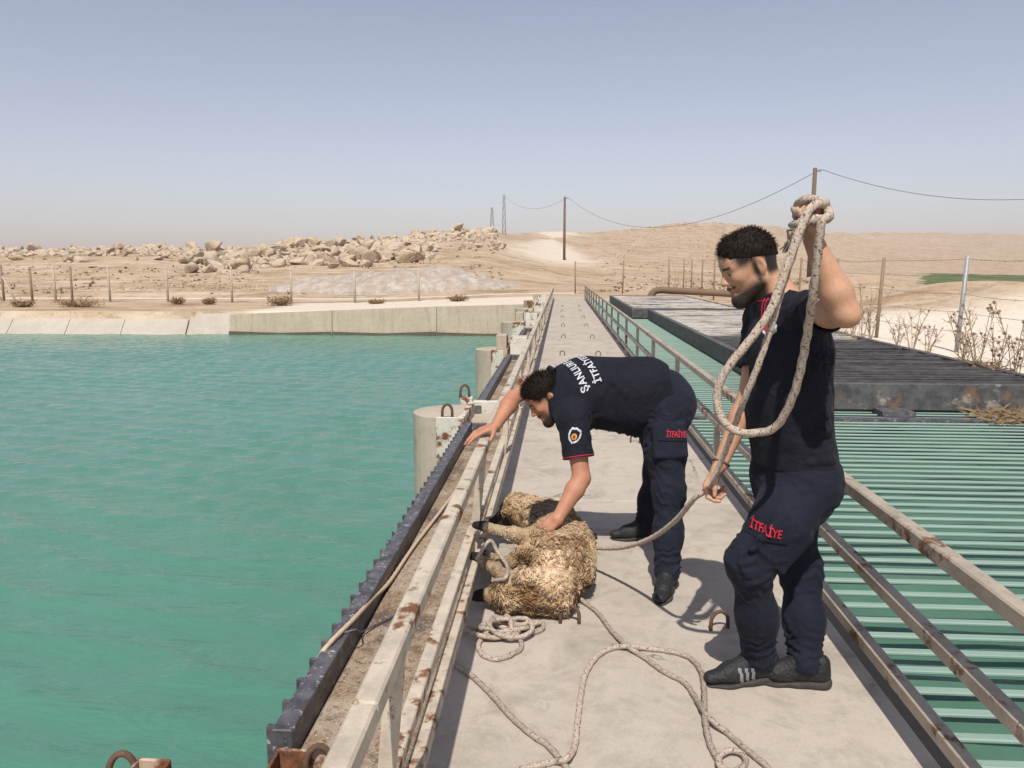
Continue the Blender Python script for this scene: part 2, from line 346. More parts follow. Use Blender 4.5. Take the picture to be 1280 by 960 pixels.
# ---------------------------------------------------------------- far bank of the canal
def quadobj(name, pts, m, parent, thick=.12, off=(0, 1, 0)):
    a = np.array(pts, float); b = a + np.array(off) * thick; v = np.vstack([a, b]); k = len(a)
    f = [tuple(range(k)), tuple(reversed(range(k, 2 * k)))] + [(i, k + i, k + (i + 1) % k, (i + 1) % k) for i in range(k)]
    return link(name, mesh(v, f), m, parent)
lin = empty('canal_lining', (-25, 34, WZ), 'sloping pale concrete slabs lining the far canal bank at left', 'canal lining')
xs = [-16.9] + [float(px(q, 424, z=WZ)[0]) for q in (118, 40, -42, -124, -206, -290, -375)] + [-44, -56, -75, -100, -140, -220]
for a, b in zip(xs[:-1], xs[1:]):
    g = .014
    quadobj('slab', [(a - g, 33.05, WZ - .8), (b + g, 33.05, WZ - .8), (b + g - .5, 35.25, -.52), (a - g - .5, 35.25, -.52)], M['lining'], lin, .2, (0, .5, -1))
quadobj('slab', [(-15.2, 33.95, WZ - .8), (-16.85, 33.05, WZ - .8), (-17.35, 35.25, -.52), (-15.25, 35.3, -.50)], M['lining'], lin, .2, (0, .5, -1))
quadobj('bed_joint', [(-16.85, 33.3, WZ - .8), (-220, 33.3, WZ - .8), (-220, 35.35, -.62), (-16.85, 35.35, -.62)], M['ledge'], lin, .1, (0, .5, -1))
wall = empty('canal_wall', (-8, 34.5, WZ), 'long stained concrete retaining wall at the far water edge', 'retaining wall')
px_ = [-1.2, -5.6, -10.4, -15.2]; pz = [.0, -.13, -.32, -.52]
for k in range(3):
    a, b = px_[k] - .012, px_[k + 1] + .012; za, zb = pz[k], pz[k + 1]
    quadobj('wall_panel', [(a, 34.3, WZ - 1.2), (a, 34.5, za), (b, 34.5, zb), (b, 34.3, WZ - 1.2)], M['bankwall'], wall, .5)
n = NT('algae_tide_line'); M['algae'] = n.out(n.mix(n.noise(6, 6, .7), (.05, .045, .03), (.16, .13, .085)), .7)
for k in range(3):
    a, b = px_[k] - .02, px_[k + 1] + .02; zt = WZ + .16
    quadobj('tide_mark', [(a, 34.27, WZ - .4), (a, 34.29 , zt + .03 * (k % 2)), ((a + b) / 2, 34.29, zt - .06), (b, 34.29, zt), (b, 34.27, WZ - .4)], M['algae'], wall, .05)

# ================================================================ the bridge deck
deck = empty('deck', (.4, 20, 0), kind='structure'); tag(deck, 'narrow concrete walkway of precast slabs leading to the far bank', 'walkway')
L = 3.58; y = 1.62 - L * 1
DX0, DX1 = -.47, 1.245
sm = MB().box(DX0, DX1, .006, L - .006, -.22, 0, .008).mesh()
k = 0
while y < 41:
    link('slab', sm, M['deck'], deck, loc=(0, y, RNG.uniform(-.003, .003))); y += L; k += 1
# rebar lifting hoops
def hoop_mesh(w=.085, h=.085, r=.0085):
    pts = [(-w / 2, 0, -.02), (-w / 2, 0, h * .45)] + [(-w / 2 * math.cos(t), 0, h * .45 + h * .55 * math.sin(t)) for t in np.linspace(0, math.pi, 11)[1:-1]] + [(w / 2, 0, h * .45), (w / 2, 0, -.02)]
    return MB().tube(pts, r, 8).mesh(True)
hm = hoop_mesh(); i = 0; yy = 3.42; names = []
pairs = []
while yy < 34:
    pairs.append(yy); yy += L
where = ['nearest to the camera, in front of the sheep', 'beside the bending man\'s lowered sleeve']
for j, yy in enumerate(pairs):
    for s, X in enumerate((.04, .705)):
        if j == 0: lab = ('bent rusty rebar hoop in the deck beside the sheep\'s rump', 'bent rusty rebar hoop in the deck within the standing man\'s shadow')[s]
        elif j == 1: lab = ('rusty rebar hoop in the deck just past the bending man\'s sleeve badge', 'rusty rebar hoop in the deck behind the bending man\'s thigh')[s]
        else: lab = 'small rebar hoop on the far deck, %s row, %s hoop from the camera' % (('left', 'right')[s], ('third', 'fourth', 'fifth', 'sixth', 'seventh', 'eighth', 'ninth')[j - 2])
        hp = px((712, 899)[s], (780, 787)[s], z=0) if j == 0 else (X + RNG.uniform(-.02, .02), yy + RNG.uniform(-.05, .05), 0)
        o = link('lifting_hoop', hm, M['rebar'], None, loc=(hp[0], hp[1], 0), rot=(RNG.uniform(-.25, .15), 0, RNG.uniform(-.35, .35)))
        tag(o, lab, 'rebar hoop', 'lifting hoops along the deck')

# ---------------------------------------------------------------- railings
def railing(X, side, label, m, mlow):
    rt = empty('railing', (X, 20, 0), label, 'railing'); y0, y1 = -1.2, 40.6
    # the water-side railing leans in at the top, so its lower rails stand clear of the top rail's shadow
    (zt, zm, zl), (xt, xm, xl) = ((.72, .226, .134), (X, X - .07, X - .028)) if side < 0 else ((.735, .45, .18), (X, X, X))
    ys = [1.67 + .10 * (side < 0) + 2.1 * k for k in range(-1, 19)]
    seg = [y0, ys[1] + .02 - .35, ys[4] - .3, ys[8] + .4, ys[13] - .5, y1]
    for a, b in zip(seg[:-1], seg[1:]):
        MB().box(xt - .027, xt + .027, a + .001, b - .001, zt - .054, zt + RNG.uniform(-.001, .001), .006).build('top_rail', m, rt)
    for z, nm, xr in ((zm, 'middle_rail', xm), (zl, 'bottom_rail', xl)):
        for a, b_ in zip([y0, 1.9, ys[5] + .6, ys[11]], [1.9, ys[5] + .6, ys[11], y1]):
            MB().box(xr - .024, xr + .024, a + .001, b_ - .001, z - .048, z, .004).build(nm, mlow, rt)
    w = .021; xb = X - .072 if side < 0 else X + .0
    pv_ = [(x_ + sx * w, sy * w, z_) for x_, z_ in ((xb, -.02), (xt - (.004 if side < 0 else 0), zt - .0545)) for sx, sy in ((-1, -1), (1, -1), (1, 1), (-1, 1))]
    pme = mesh(pv_, [(3, 2, 1, 0), (4, 5, 6, 7)] + [(i, (i + 1) % 4, 4 + (i + 1) % 4, 4 + i) for i in range(4)])
    for yv in ys: link('post', pme, m, rt, loc=(0, yv, 0))
    return rt
railing(-.395, -1, 'low cream painted steel railing along the water side of the walkway', M['rail'], M['rail'])
railing(1.20, 1, 'low rusting steel railing along the striped screen side of the walkway', M['rail_r'], M['rail_r'])

# ---------------------------------------------------------------- left ledge, trash racks and piers
led = empty('concrete_ledge', (-.68, 20, 0), 'gritty concrete ledge between the cream railing and the dark rack beam', 'ledge')
piersY = [1.85, 7.95, 14.05, 20.15, 26.25, 32.35]
for a, b in zip([-4.0] + piersY, piersY + [38]):
    MB().box(-.872, -.472, a + .02, b - .02, -.30, -.012, .01).build('ledge_block', M['ledge_top'], led)
# grit lying on the near part of the ledge
b = MB()
for k in range(1500):
    X = RNG.uniform(-.86, -.48); Yv = 1.9 + 6 * RNG.random() ** 1.5; r = RNG.uniform(.002, .0065)
    c = (X, Yv, -.012 + r * .4); a0 = RNG.uniform(0, 6.28)
    v = [(c[0] + r * math.cos(a0 + t) * RNG.uniform(.7, 1.2), c[1] + r * math.sin(a0 + t) * RNG.uniform(.7, 1.2), c[2]) for t in (0, 1.57, 3.14, 4.71)] + [(c[0], c[1], c[2] + r * RNG.uniform(.5, .9))]
    b.add(v, [(0, 1, 4), (1, 2, 4), (2, 3, 4), (3, 0, 4)])
n = NT('grit'); M['grit'] = n.out(n.mix(n.noise(180, 2), (.22, .13, .08), (.55, .45, .34)), .9)
tag(b.build('grit', M['grit'], None), 'loose rust flakes and grit scattered on the concrete ledge', 'grit', kind='stuff')
tooth = MB().box(-.045, 0, -.010, .010, -1.7, -.012).mesh()
ordn = ['nearest', 'second', 'third', 'fourth', 'fifth', 'farthest']
for j, (a, b_) in enumerate(zip([-4.0] + piersY[:-1], piersY)):
    a, b_ = a + .45, b_ - .45
    lab = ['dark steel trash rack beam beside the camera, mostly out of frame', 'long black trash rack beam with bar ends like teeth along the near water', 'black trash rack beam beyond the near round pier'][j] if j < 3 else '%s black trash rack beam along the walkway, counted from the camera' % ('', '', '', 'third', 'fourth', 'fifth')[j]
    t = empty('trash_rack', (-.91, (a + b_) / 2, .08), lab, 'trash rack', 'trash racks along the walkway')
    o = MB().box(-.948, -.877, a, b_, -.10, .085, .004).build('beam', M['black'], t)
    MB().box(-.875, -.60, b_ - .06, b_, -.008, .075, .003).build('end_beam', M['black'], t)
    yv = a + .08
    while yv < b_ - .03:
        link('rack_bar', tooth, M['black'], t, loc=(-.9495, yv, .06)); yv += .152
ringh = hoop_mesh(.10, .14, .014)
lab = ['rust streaked pier cap at the bottom edge of the picture', 'round nosed concrete pier beside the bending man\'s hand on the rail', 'second round nosed pier, with heavily rusted steel guide, behind the bending man\'s head', 'third pier from the camera along the water side', 'fourth pier from the camera along the water side', 'farthest pier, near the far bank on the water side']
for j, yc in enumerate(piersY):
    t = empty('pier', (-1.2, yc, WZ), lab[j], 'pier', 'piers along the water side of the walkway')
    w = .40; top = (.02, .10, .13, .20, .24, .26)[j]; x1 = -1.0; xc = -1.17 + (.02 if j == 1 else 0)
    pts = [(x1, yc - w), (x1, yc + w)] + [(xc - w * math.sin(s), yc + w * math.cos(s)) for s in np.linspace(0, math.pi, 17)]
    if j == 0: pts = [(x, y_ + .0) for x, y_ in pts]; top = -.10
    MB().prism(pts[::-1], -4.2, top).build('concrete_nose', M['concrete'], t)
    # painted steel guides either side of the stop-log slot
    gm_ = M['guide'] if j != 2 else M['rusty']
    MB().box(-1.245, -1.02, yc - w - .035, yc - w - .004, -3, top + .02, .004).build('guide_plate', M['guide'], t)
    MB().box(-1.018, -.955, yc - w - .06, yc + w + .05, -3, top + .03, .004).build('guide_post', gm_, t)
    if j:
        MB().box(-1.12, -.98, yc + w + .055, yc + w + .17, -3, top + .07, .006).build('guide_post', gm_, t)
        MB().box(-.975, -.62, yc + w + .06, yc + w + .16, top - .26, top + .03, .006).build('cross_beam', M['guide'], t)
        MB().box(-.952, -.60, yc - .32, yc + .42, -.3, top - .10, .01).build('plinth', M['concrete'], t)
        if j >= 2: MB().box(-.93, -.62, yc - .05, yc + .38, top - .10, top + .22, .006).build('gate_housing', M['guide'], t)
        if j >= 2: MB().box(-1.18, -.99, yc - .12, yc + .30, top + .002, top + .26, .006).build('guide_head', M['concrete'] if j != 4 else M['rusty'], t)
    if j < 3:
        link('lifting_ring', ringh, M['rebar'] if j else M['rebar'], t, loc=(-1.30 if j == 0 else -1.07, yc - .30 if j == 0 else yc + w + .11, top + (.0 if j == 0 else .065)), rot=(0, 0, .35))
        if j == 1: link('lifting_ring', ringh, M['rebar_pale'], t, loc=(-1.14, yc - .36, top), rot=(0, 0, .2))
# two open steel caps with rebar rings at the pier by the camera
for xa, xb, yt, zt, lb, m_, hx, hr in ((172, 216, 946, .02, 'rusted steel cap with a dark rebar ring above the water, at the bottom left', M['rebar'], 158, .8), (347, 424, 934, .06, 'rusted steel cap with pale rebar ring at the end of the dark rack beam', M['rebar_pale'], 403, .8)):
    p, q = px(xa, yt, z=zt), px(xb, yt, z=zt); cy = p[1]; x0, x1 = p[0], q[0]
    t = empty('guide_cap', ((x0 + x1) / 2, cy, zt), lb, 'steel cap')
    MB().box(x0, x1, cy - .012, cy, -.6, zt, .004).build('back_plate', M['rusty'], t)
    MB().box(x0, x0 + .010, cy - .35, cy - .0125, -.6, zt - .004, .003).build('side_plate', M['rusty'], t); MB().box(x1 - .010, x1, cy - .35, cy - .0125, -.6, zt - .004, .003).build('side_plate', M['rusty'], t)
    h_ = px(hx, yt, z=zt); link('rebar_ring', ringh, m_, t, loc=(h_[0], cy - .035, zt - .085), rot=(-.1, 0, .25), scale=(hr, hr, hr))

# ---------------------------------------------------------------- right side: bar screen over the green water
scr = empty('bar_screen', (3.2, 20, -.1), 'wide screen of pale green steel bars over the water right of the walkway', 'bar screen')
n = NT('pale_green_bar_paint'); c = n.mix(n.step(n.noise(5, 6, .65, v=n.map(n.pos(), (.5, 6, 6))), .35, .7), (.255, .355, .305), (.20, .295, .245))
c = n.mix(n.math('MULTIPLY', n.step(n.noise(30, 5, .7), .6, .72), .5), c, (.2, .17, .11)); M['bar'] = n.out(c, .6, n.bump(n.noise(40, 4), .2, .003))
barm = MB().box(0, 3.72, -.021, .021, -.016, 0, .004).mesh()
yv = 1.7; k = 0
while yv < 40.4:
    o = link('bar', barm, M['bar'], scr, loc=(1.36, yv, -.06 + RNG.uniform(-.002, .002)), rot=(0, 0, RNG.uniform(-.0012, .0012))); yv += .157; k += 1
MB().box(1.262, 1.355, -1.5, 40.5, -2.5, -.055, .004).build('edge_beam', M['dark'], scr)  # coloured black to paint the shaded gap past the deck edge
MB().box(5.085, 5.17, -1.5, 40.5, -.4, -.05, .004).build('edge_beam', M['dark'], scr)
qx, qy = np.meshgrid(np.linspace(1.30, 5.10, 60), np.linspace(-1.4, 40.4, 420), indexing='ij'); qz = -.27 + .5 * ripple(qx, qy); nx, ny = qx.shape; I = np.arange(nx * ny).reshape(nx, ny)
n = NT('green_forebay_water'); c = n.mix(n.step(n.noise(.9, 5, .65), .35, .65), (.055, .140, .095), (.085, .180, .130)); M['water2'] = n.out(c, .12, n.bump(n.noise(6, 5, .6), .3, .04), spec=.4, IOR=1.33)
tag(link('forebay_water', mesh(np.stack([qx, qy, qz], -1).reshape(-1, 3), np.stack([I[:-1, :-1], I[1:, :-1], I[1:, 1:], I[:-1, 1:]], -1).reshape(-1, 4), True), M['water2']), 'murky green water just under the bar screen', 'water', kind='structure')
rb = empty('kerb_wall', (5.4, 20, 0), 'low concrete wall between the bar screen and the right bank', 'kerb wall')
for a in range(-2, 41, 6): MB().box(5.175, 5.75, a + .01, a + 5.99, -3, -.03 , .012).build('wall_block', M['concrete'], rb)

# black ribbed rack panels lying across the screen
def panel(x0, x1, y0, y1, zb, zt, label, mt, ribs):
    t = empty('rack_panel', ((x0 + x1) / 2, (y0 + y1) / 2, zb), label, 'rack panel')
    MB().box(x0, x1, y0, y0 + .10, zb, zt, .005).build('front_beam', M['panel_side'], t)
    MB().box(x0, x1, y1 - .10, y1, zb, zt - .002, .005).build('back_beam', M['panel_side'], t)
    MB().box(x0, x0 + .12, y0 + .102, y1 - .102, zb, zt - .004, .005).build('side_beam', M['panel_side'], t)
    MB().box(x1 - .12, x1, y0 + .102, y1 - .102, zb, zt - .004, .005).build('side_beam', M['panel_side'], t)
    MB().box(x0 + .125, x1 - .125, y0 + .105, y1 - .105, zb + .03, zt - .17).build('gap_shade', M['dark'], t)  # dark sheet added below the ribs so their gaps look shaded
    yv = y0 + .17; rm = MB().box(x0 + .123, x1 - .123, -.026, .026, -.07, 0, .006).mesh(); cnt = 0
    while yv < y1 - .14:
        link('rib', rm, mt, t, loc=(0, yv + RNG.uniform(-.006, .006), zt - .010 - RNG.uniform(0, .022)), rot=(RNG.uniform(-.12, .12), RNG.uniform(-.003, .003), RNG.uniform(-.004, .004))); yv += ribs; cnt += 1
    return t
n = NT('panel_side_paint'); a = n.noise(7, 8, .7); c = n.mix(n.step(a, .4, .7), (.055, .057, .062), (.13, .13, .125)); c = n.mix(n.step(n.noise(3, 7, .7), .54, .62), c, (.17, .10, .06)); c = n.mix(n.step(n.noise(1.4, 7, .75), .60, .66), c, (.30, .26, .22)); M['panel_side'] = n.out(c, .6, n.bump(a, .3, .003))
n = NT('panel_top_paint'); P = n.sep(n.pos()); big = n.noise(.7, 6, .65)
c = n.mix(n.step(n.noise(9, 6, .7, v=n.map(n.pos(), (.5, 3, 1))), .4, .7), (.035, .035, .040), (.11, .10, .095))
yy_ = n.math('ADD', P[1], n.math('MULTIPLY', n.math('SUBTRACT', big, .5), 6.0))
ru = n.math('MULTIPLY', n.step(n.math('ADD', n.math('MULTIPLY', P[0], -.33), n.math('ADD', n.noise(2.2, 6, .7), n.math('MULTIPLY', P[1], .012))), -.40, -.15), 1.0)
c = n.mix(ru, c, n.mix(n.noise(12, 4), (.20, .11, .07), (.30, .22, .16)))
dr = n.math('MULTIPLY', n.step(n.math('MULTIPLY', yy_, .04), .60, .66), n.step(n.noise(1.5, 8, .75, v=n.map(n.pos(), (.45, 2.2, 1))), .36, .54))
c = n.mix(dr, c, n.mix(n.noise(6, 5), (.58, .54, .48), (.36, .32, .28)))
M['panel_top'] = n.out(c, .75, spec=.25)
panel(2.80, 5.88, 9.05, 25.2, -.03, .275, 'long black ribbed steel rack panel lying right of the railing, bleached at its far end', M['panel_top'], .142)
panel(2.32, 5.95, 25.6, 37.6, -.02, .29, 'bleached white ribbed rack panel at the far end of the screen', M['panel_top'], .142)
b = MB(); b.box(3.62, 3.98, 8.75, 9.04, -.055, .0); b.build('support_block', M['black'], None); tag(bpy.data.objects['support_block'], 'small black support block under the near edge of the ribbed panel', 'support block')
MB().box(1.36, 5.08, 8.55, 8.69, -.12, -.05).build('cross_beam', M['black'], scr)
# fat rusty pipe lying at the far end of the screen
pts = spline([(4.35, 38.4, -.1), (4.4, 38.4, .25), (4.7, 38.4, .52), (5.6, 38.2, .50), (8.2, 37.6, .38), (10.5, 37.0, .22)], 8)
n = NT('rusty_pipe'); M['pipe'] = n.out(n.mix(n.noise(3, 6, .7), (.13, .08, .05), (.24, .16, .105)), .85)
tag(MB().tube(pts, .17, 14).build('pipe', M['pipe'], None, True), 'thick brown pipe bending over the bank behind the far panel', 'pipe')
# ================================================================ bodies: smooth-blended distance fields, meshed as one surface
def V3(*a): return np.array(a, float)
def unit(v): v = np.asarray(v, float); return v / (np.linalg.norm(v) + 1e-12)
class Body:
    def __init__(s): s.ops = []
    def cone(s, a, b, ra, rb=None, k=.02, flat=None, sub=False):
        a, b = np.asarray(a, float), np.asarray(b, float); rb = ra if rb is None else rb; r = max(ra, rb)
        s.ops.append(('c', a, b, ra, rb, flat, k, sub, np.minimum(a, b) - r, np.maximum(a, b) + r)); return s
    def chain(s, pts, rr, k=.02, flat=None):
        for i in range(len(pts) - 1): s.cone(pts[i], pts[i + 1], rr[i], rr[i + 1], k, flat)
        return s
    def ell(s, c, rad, axes=None, k=.02, sub=False):
        c = np.asarray(c, float); axes = np.eye(3) if axes is None else np.array([unit(x) for x in axes]); r = max(rad)
        s.ops.append(('e', c, np.asarray(rad, float), axes, None, None, k, sub, c - r, c + r)); return s
    def rbox(s, c, half, axes, rad, k=.01, sub=False):
        c = np.asarray(c, float); r = np.linalg.norm(half) + rad
        s.ops.append(('b', c, np.asarray(half, float), np.array([unit(x) for x in axes]), rad, None, k, sub, c - r, c + r)); return s
    def field(s, op, P):
        if op[0] == 'c':
            _, a, b, ra, rb, flat = op[:6]; ab = (b - a); L2 = ab @ ab + 1e-12; q = P - a
            t = np.clip(q @ ab / L2, 0, 1); q = q - t[..., None] * ab
            if flat is not None:
                n_, sc = flat; n_ = unit(n_); q = q + (q @ n_ * (1 / sc - 1))[..., None] * n_
                return (np.sqrt((q * q).sum(-1)) - (ra + (rb - ra) * t)) * min(1, sc ** .5)
            return np.sqrt((q * q).sum(-1)) - (ra + (rb - ra) * t)
        if op[0] == 'e':
            q = (P - op[1]) @ op[3].T; k0 = np.sqrt(((q / op[2]) ** 2).sum(-1)); k1 = np.sqrt(((q / op[2] ** 2) ** 2).sum(-1)) + 1e-9
            return k0 * (k0 - 1) / k1
        q = np.abs((P - op[1]) @ op[3].T) - op[2]
        return np.sqrt((np.maximum(q, 0) ** 2).sum(-1)) + np.minimum(q.max(-1), 0) - op[4]
    def grid(s, h):
        lo = np.min([o[8] for o in s.ops if not o[7]], 0) - .04; hi = np.max([o[9] for o in s.ops if not o[7]], 0) + .04
        n = np.ceil((hi - lo) / h).astype(int) + 1; s.lo, s.h, s.n = lo, h, n
        G = np.full(n, .3, np.float32)
        for o in s.ops:
            k = o[6]; pad = k + 3 * h
            i0 = np.clip(np.floor((o[8] - pad - lo) / h).astype(int), 0, n - 1); i1 = np.clip(np.ceil((o[9] + pad - lo) / h).astype(int) + 1, 1, n)
            if np.any(i1 <= i0): continue
            ax = [lo[d] + h * np.arange(i0[d], i1[d]) for d in range(3)]
            P = np.stack(np.meshgrid(*ax, indexing='ij'), -1)
            d = s.field(o, P).astype(np.float32); S = (slice(i0[0], i1[0]), slice(i0[1], i1[1]), slice(i0[2], i1[2])); g = G[S]
            if o[7]: d = -d; hh = np.maximum(k - np.abs(g - d), 0) / k; G[S] = np.maximum(g, d) + hh * hh * k * .25
            else: hh = np.maximum(k - np.abs(g - d), 0) / k; G[S] = np.minimum(g, d) - hh * hh * k * .25
        return G
    def pts(s): return np.stack(np.meshgrid(*[s.lo[d] + s.h * np.arange(s.n[d]) for d in range(3)], indexing='ij'), -1)
def nets(G, lo, h):
    ins = G < 0; n = G.shape; A = np.zeros(tuple(x - 1 for x in n), np.int8)
    cs = [(i, j, k) for i in (0, 1) for j in (0, 1) for k in (0, 1)]
    for i, j, k in cs: A += ins[i:n[0] - 1 + i, j:n[1] - 1 + j, k:n[2] - 1 + k]
    act = np.argwhere((A > 0) & (A < 8)); m = len(act)
    vals = np.stack([G[act[:, 0] + i, act[:, 1] + j, act[:, 2] + k] for i, j, k in cs], 1)
    S = np.zeros((m, 3)); C = np.zeros(m)
    for a in range(8):
        for b in range(a + 1, 8):
            if sum(x != y for x, y in zip(cs[a], cs[b])) != 1: continue
            va, vb = vals[:, a], vals[:, b]; x = (va < 0) != (vb < 0); t = np.where(x, va / np.where(x, va - vb, 1), 0)
            p = np.array(cs[a]) + t[:, None] * (np.array(cs[b]) - np.array(cs[a])); S += np.where(x[:, None], p, 0); C += x
    Vv = lo + h * (act + S / C[:, None])
    ID = np.full(A.shape, -1, np.int64); ID[act[:, 0], act[:, 1], act[:, 2]] = np.arange(m); Fs = []
    for ax in range(3):
        o1, o2 = [(1, 2), (2, 0), (0, 1)][ax]
        sl0 = [slice(1, -1)] * 3; sl1 = [slice(1, -1)] * 3; sl0[ax] = slice(0, -1); sl1[ax] = slice(1, None)
        a, b = ins[tuple(sl0)], ins[tuple(sl1)]; e = np.argwhere(a != b)
        if not len(e): continue
        fl = a[e[:, 0], e[:, 1], e[:, 2]]; e = e + 1; e[:, ax] -= 1
        def at(d1, d2):
            q = e.copy(); q[:, o1] += d1; q[:, o2] += d2; return ID[q[:, 0], q[:, 1], q[:, 2]]
        f = np.stack([at(-1, -1), at(0, -1), at(0, 0), at(-1, 0)], 1); f[~fl] = f[~fl][:, ::-1]; Fs.append(f)
    return Vv, np.vstack(Fs)
def vnormals(Vv, Ff):
    a, b = Vv[Ff[:, 2]] - Vv[Ff[:, 0]], Vv[Ff[:, 3]] - Vv[Ff[:, 1]]; nf = np.cross(a, b); N = np.zeros_like(Vv)
    for k in range(4): np.add.at(N, Ff[:, k], nf)
    return N / (np.linalg.norm(N, axis=1)[:, None] + 1e-12)
def bvh_of(Vv, Ff): return BVHTree.FromPolygons([tuple(x) for x in Vv], [tuple(map(int, x)) for x in Ff])
def fatt(me, nm, a): at = me.attributes.new(nm, 'FLOAT', 'POINT'); at.data.foreach_set('value', np.asarray(a, np.float32))

# ---------------------------------------------------------------- cloth, skin, hair materials
def m_skin(name, c1, c2):
    n = NT(name); p = n.noise(14, 5, .6); f = n.noise(160, 3, .6)
    c = n.mix(n.step(p, .3, .7), c1, c2); c = n.mix(n.math('MULTIPLY', n.step(n.noise(34, 5, .7), .48, .7), .35), c, (c1[0] * .95, c1[1] * .72, c1[2] * .62)); c = n.mix(n.math('MULTIPLY', n.step(f, .48, .7), .32), c, tuple(x * .5 for x in c1))
    hm = n.fattr('hair_mask'); fz = n.noise(300, 2, .6)
    k = n.math('MULTIPLY', hm, n.math('ADD', .62, n.math('MULTIPLY', fz, .7)))
    c = n.mix(n.step(k, .10, .92), c, (.014, .011, .009))
    c = n.mix(n.fattr('lip_mask'), c, (.30, .11, .085))
    return n.out(c, .58, n.bump(n.math('ADD', f, n.noise(55, 4, .6)), .28, .0022), spec=.4, Subsurface_Weight=.12, Subsurface_Radius=(.01, .004, .002), Subsurface_Scale=.5)
M['skin_a'] = m_skin('tanned_skin', (.44, .245, .15), (.50, .29, .185)); M['skin_b'] = m_skin('sunburnt_skin', (.40, .185, .11), (.47, .23, .145))
def m_cloth(name, c, weave=900, spec=.25):
    n = NT(name); w = n.noise(weave * .5, 2, .6); d = n.noise(6, 6, .65); q = n.noise(26, 4, .6)
    col = n.mix(n.step(d, .35, .7), c, tuple(x * 1.45 + .002 for x in c)); col = n.mix(n.math('MULTIPLY', n.step(n.noise(45, 5, .7), .6, .75), .20), col, (.12, .11, .10))
    wr = n.noise(6.5, 3, .5, dist=.5); rdg = n.math('SUBTRACT', 1.0, n.math('ABSOLUTE', n.math('MULTIPLY', n.math('SUBTRACT', wr, .5), 5.0)))
    b0 = n.bump(rdg, .34, .022); 
    return n.out(col, .88, n.bump(n.math('ADD', n.math('MULTIPLY', w, .3), q), .3, .006, b0), spec=spec, Sheen_Weight=.02, Sheen_Roughness=.5)
M['shirt'] = m_cloth('navy_shirt_cloth', (.0054, .0060, .0120)); M['trouser'] = m_cloth('navy_trouser_cloth', (.0062, .0082, .0165), 700)
n = NT('red_thread'); M['red'] = n.out(n.mix(n.noise(200, 2), (.50, .02, .04), (.35, .012, .03)), .7)
n = NT('white_print'); M['print'] = n.out(n.mix(n.noise(90, 4, .7), (.62, .63, .66), (.36, .38, .42)), .7)
n = NT('dark_hair'); f = n.noise(220, 3, .6); M['hair'] = n.out(n.mix(f, (.006, .0045, .004), (.022, .016, .012)), .65, n.bump(f, .6, .002), spec=.12)
n = NT('shoe_black'); f = n.noise(120, 4, .6); M['shoe'] = n.out(n.mix(f, (.010, .010, .011), (.030, .030, .031)), .55, n.bump(n.math('ADD', f, n.voro(70)), .8, .004))
n = NT('shoe_sole'); M['sole'] = n.out(n.mix(n.noise(60, 4), (.022, .021, .020), (.075, .070, .064)), .75)
n = NT('shoe_lace'); M['lace'] = n.out((.045, .045, .048), .8)
n = NT('shoe_stripe_grey'); M['stripe'] = n.out((.20, .20, .21), .5)
n = NT('eye_white'); M['eye'] = n.out((.10, .075, .06), .2)
n = NT('gold_thread'); M['gold'] = n.out((.45, .30, .05), .6)

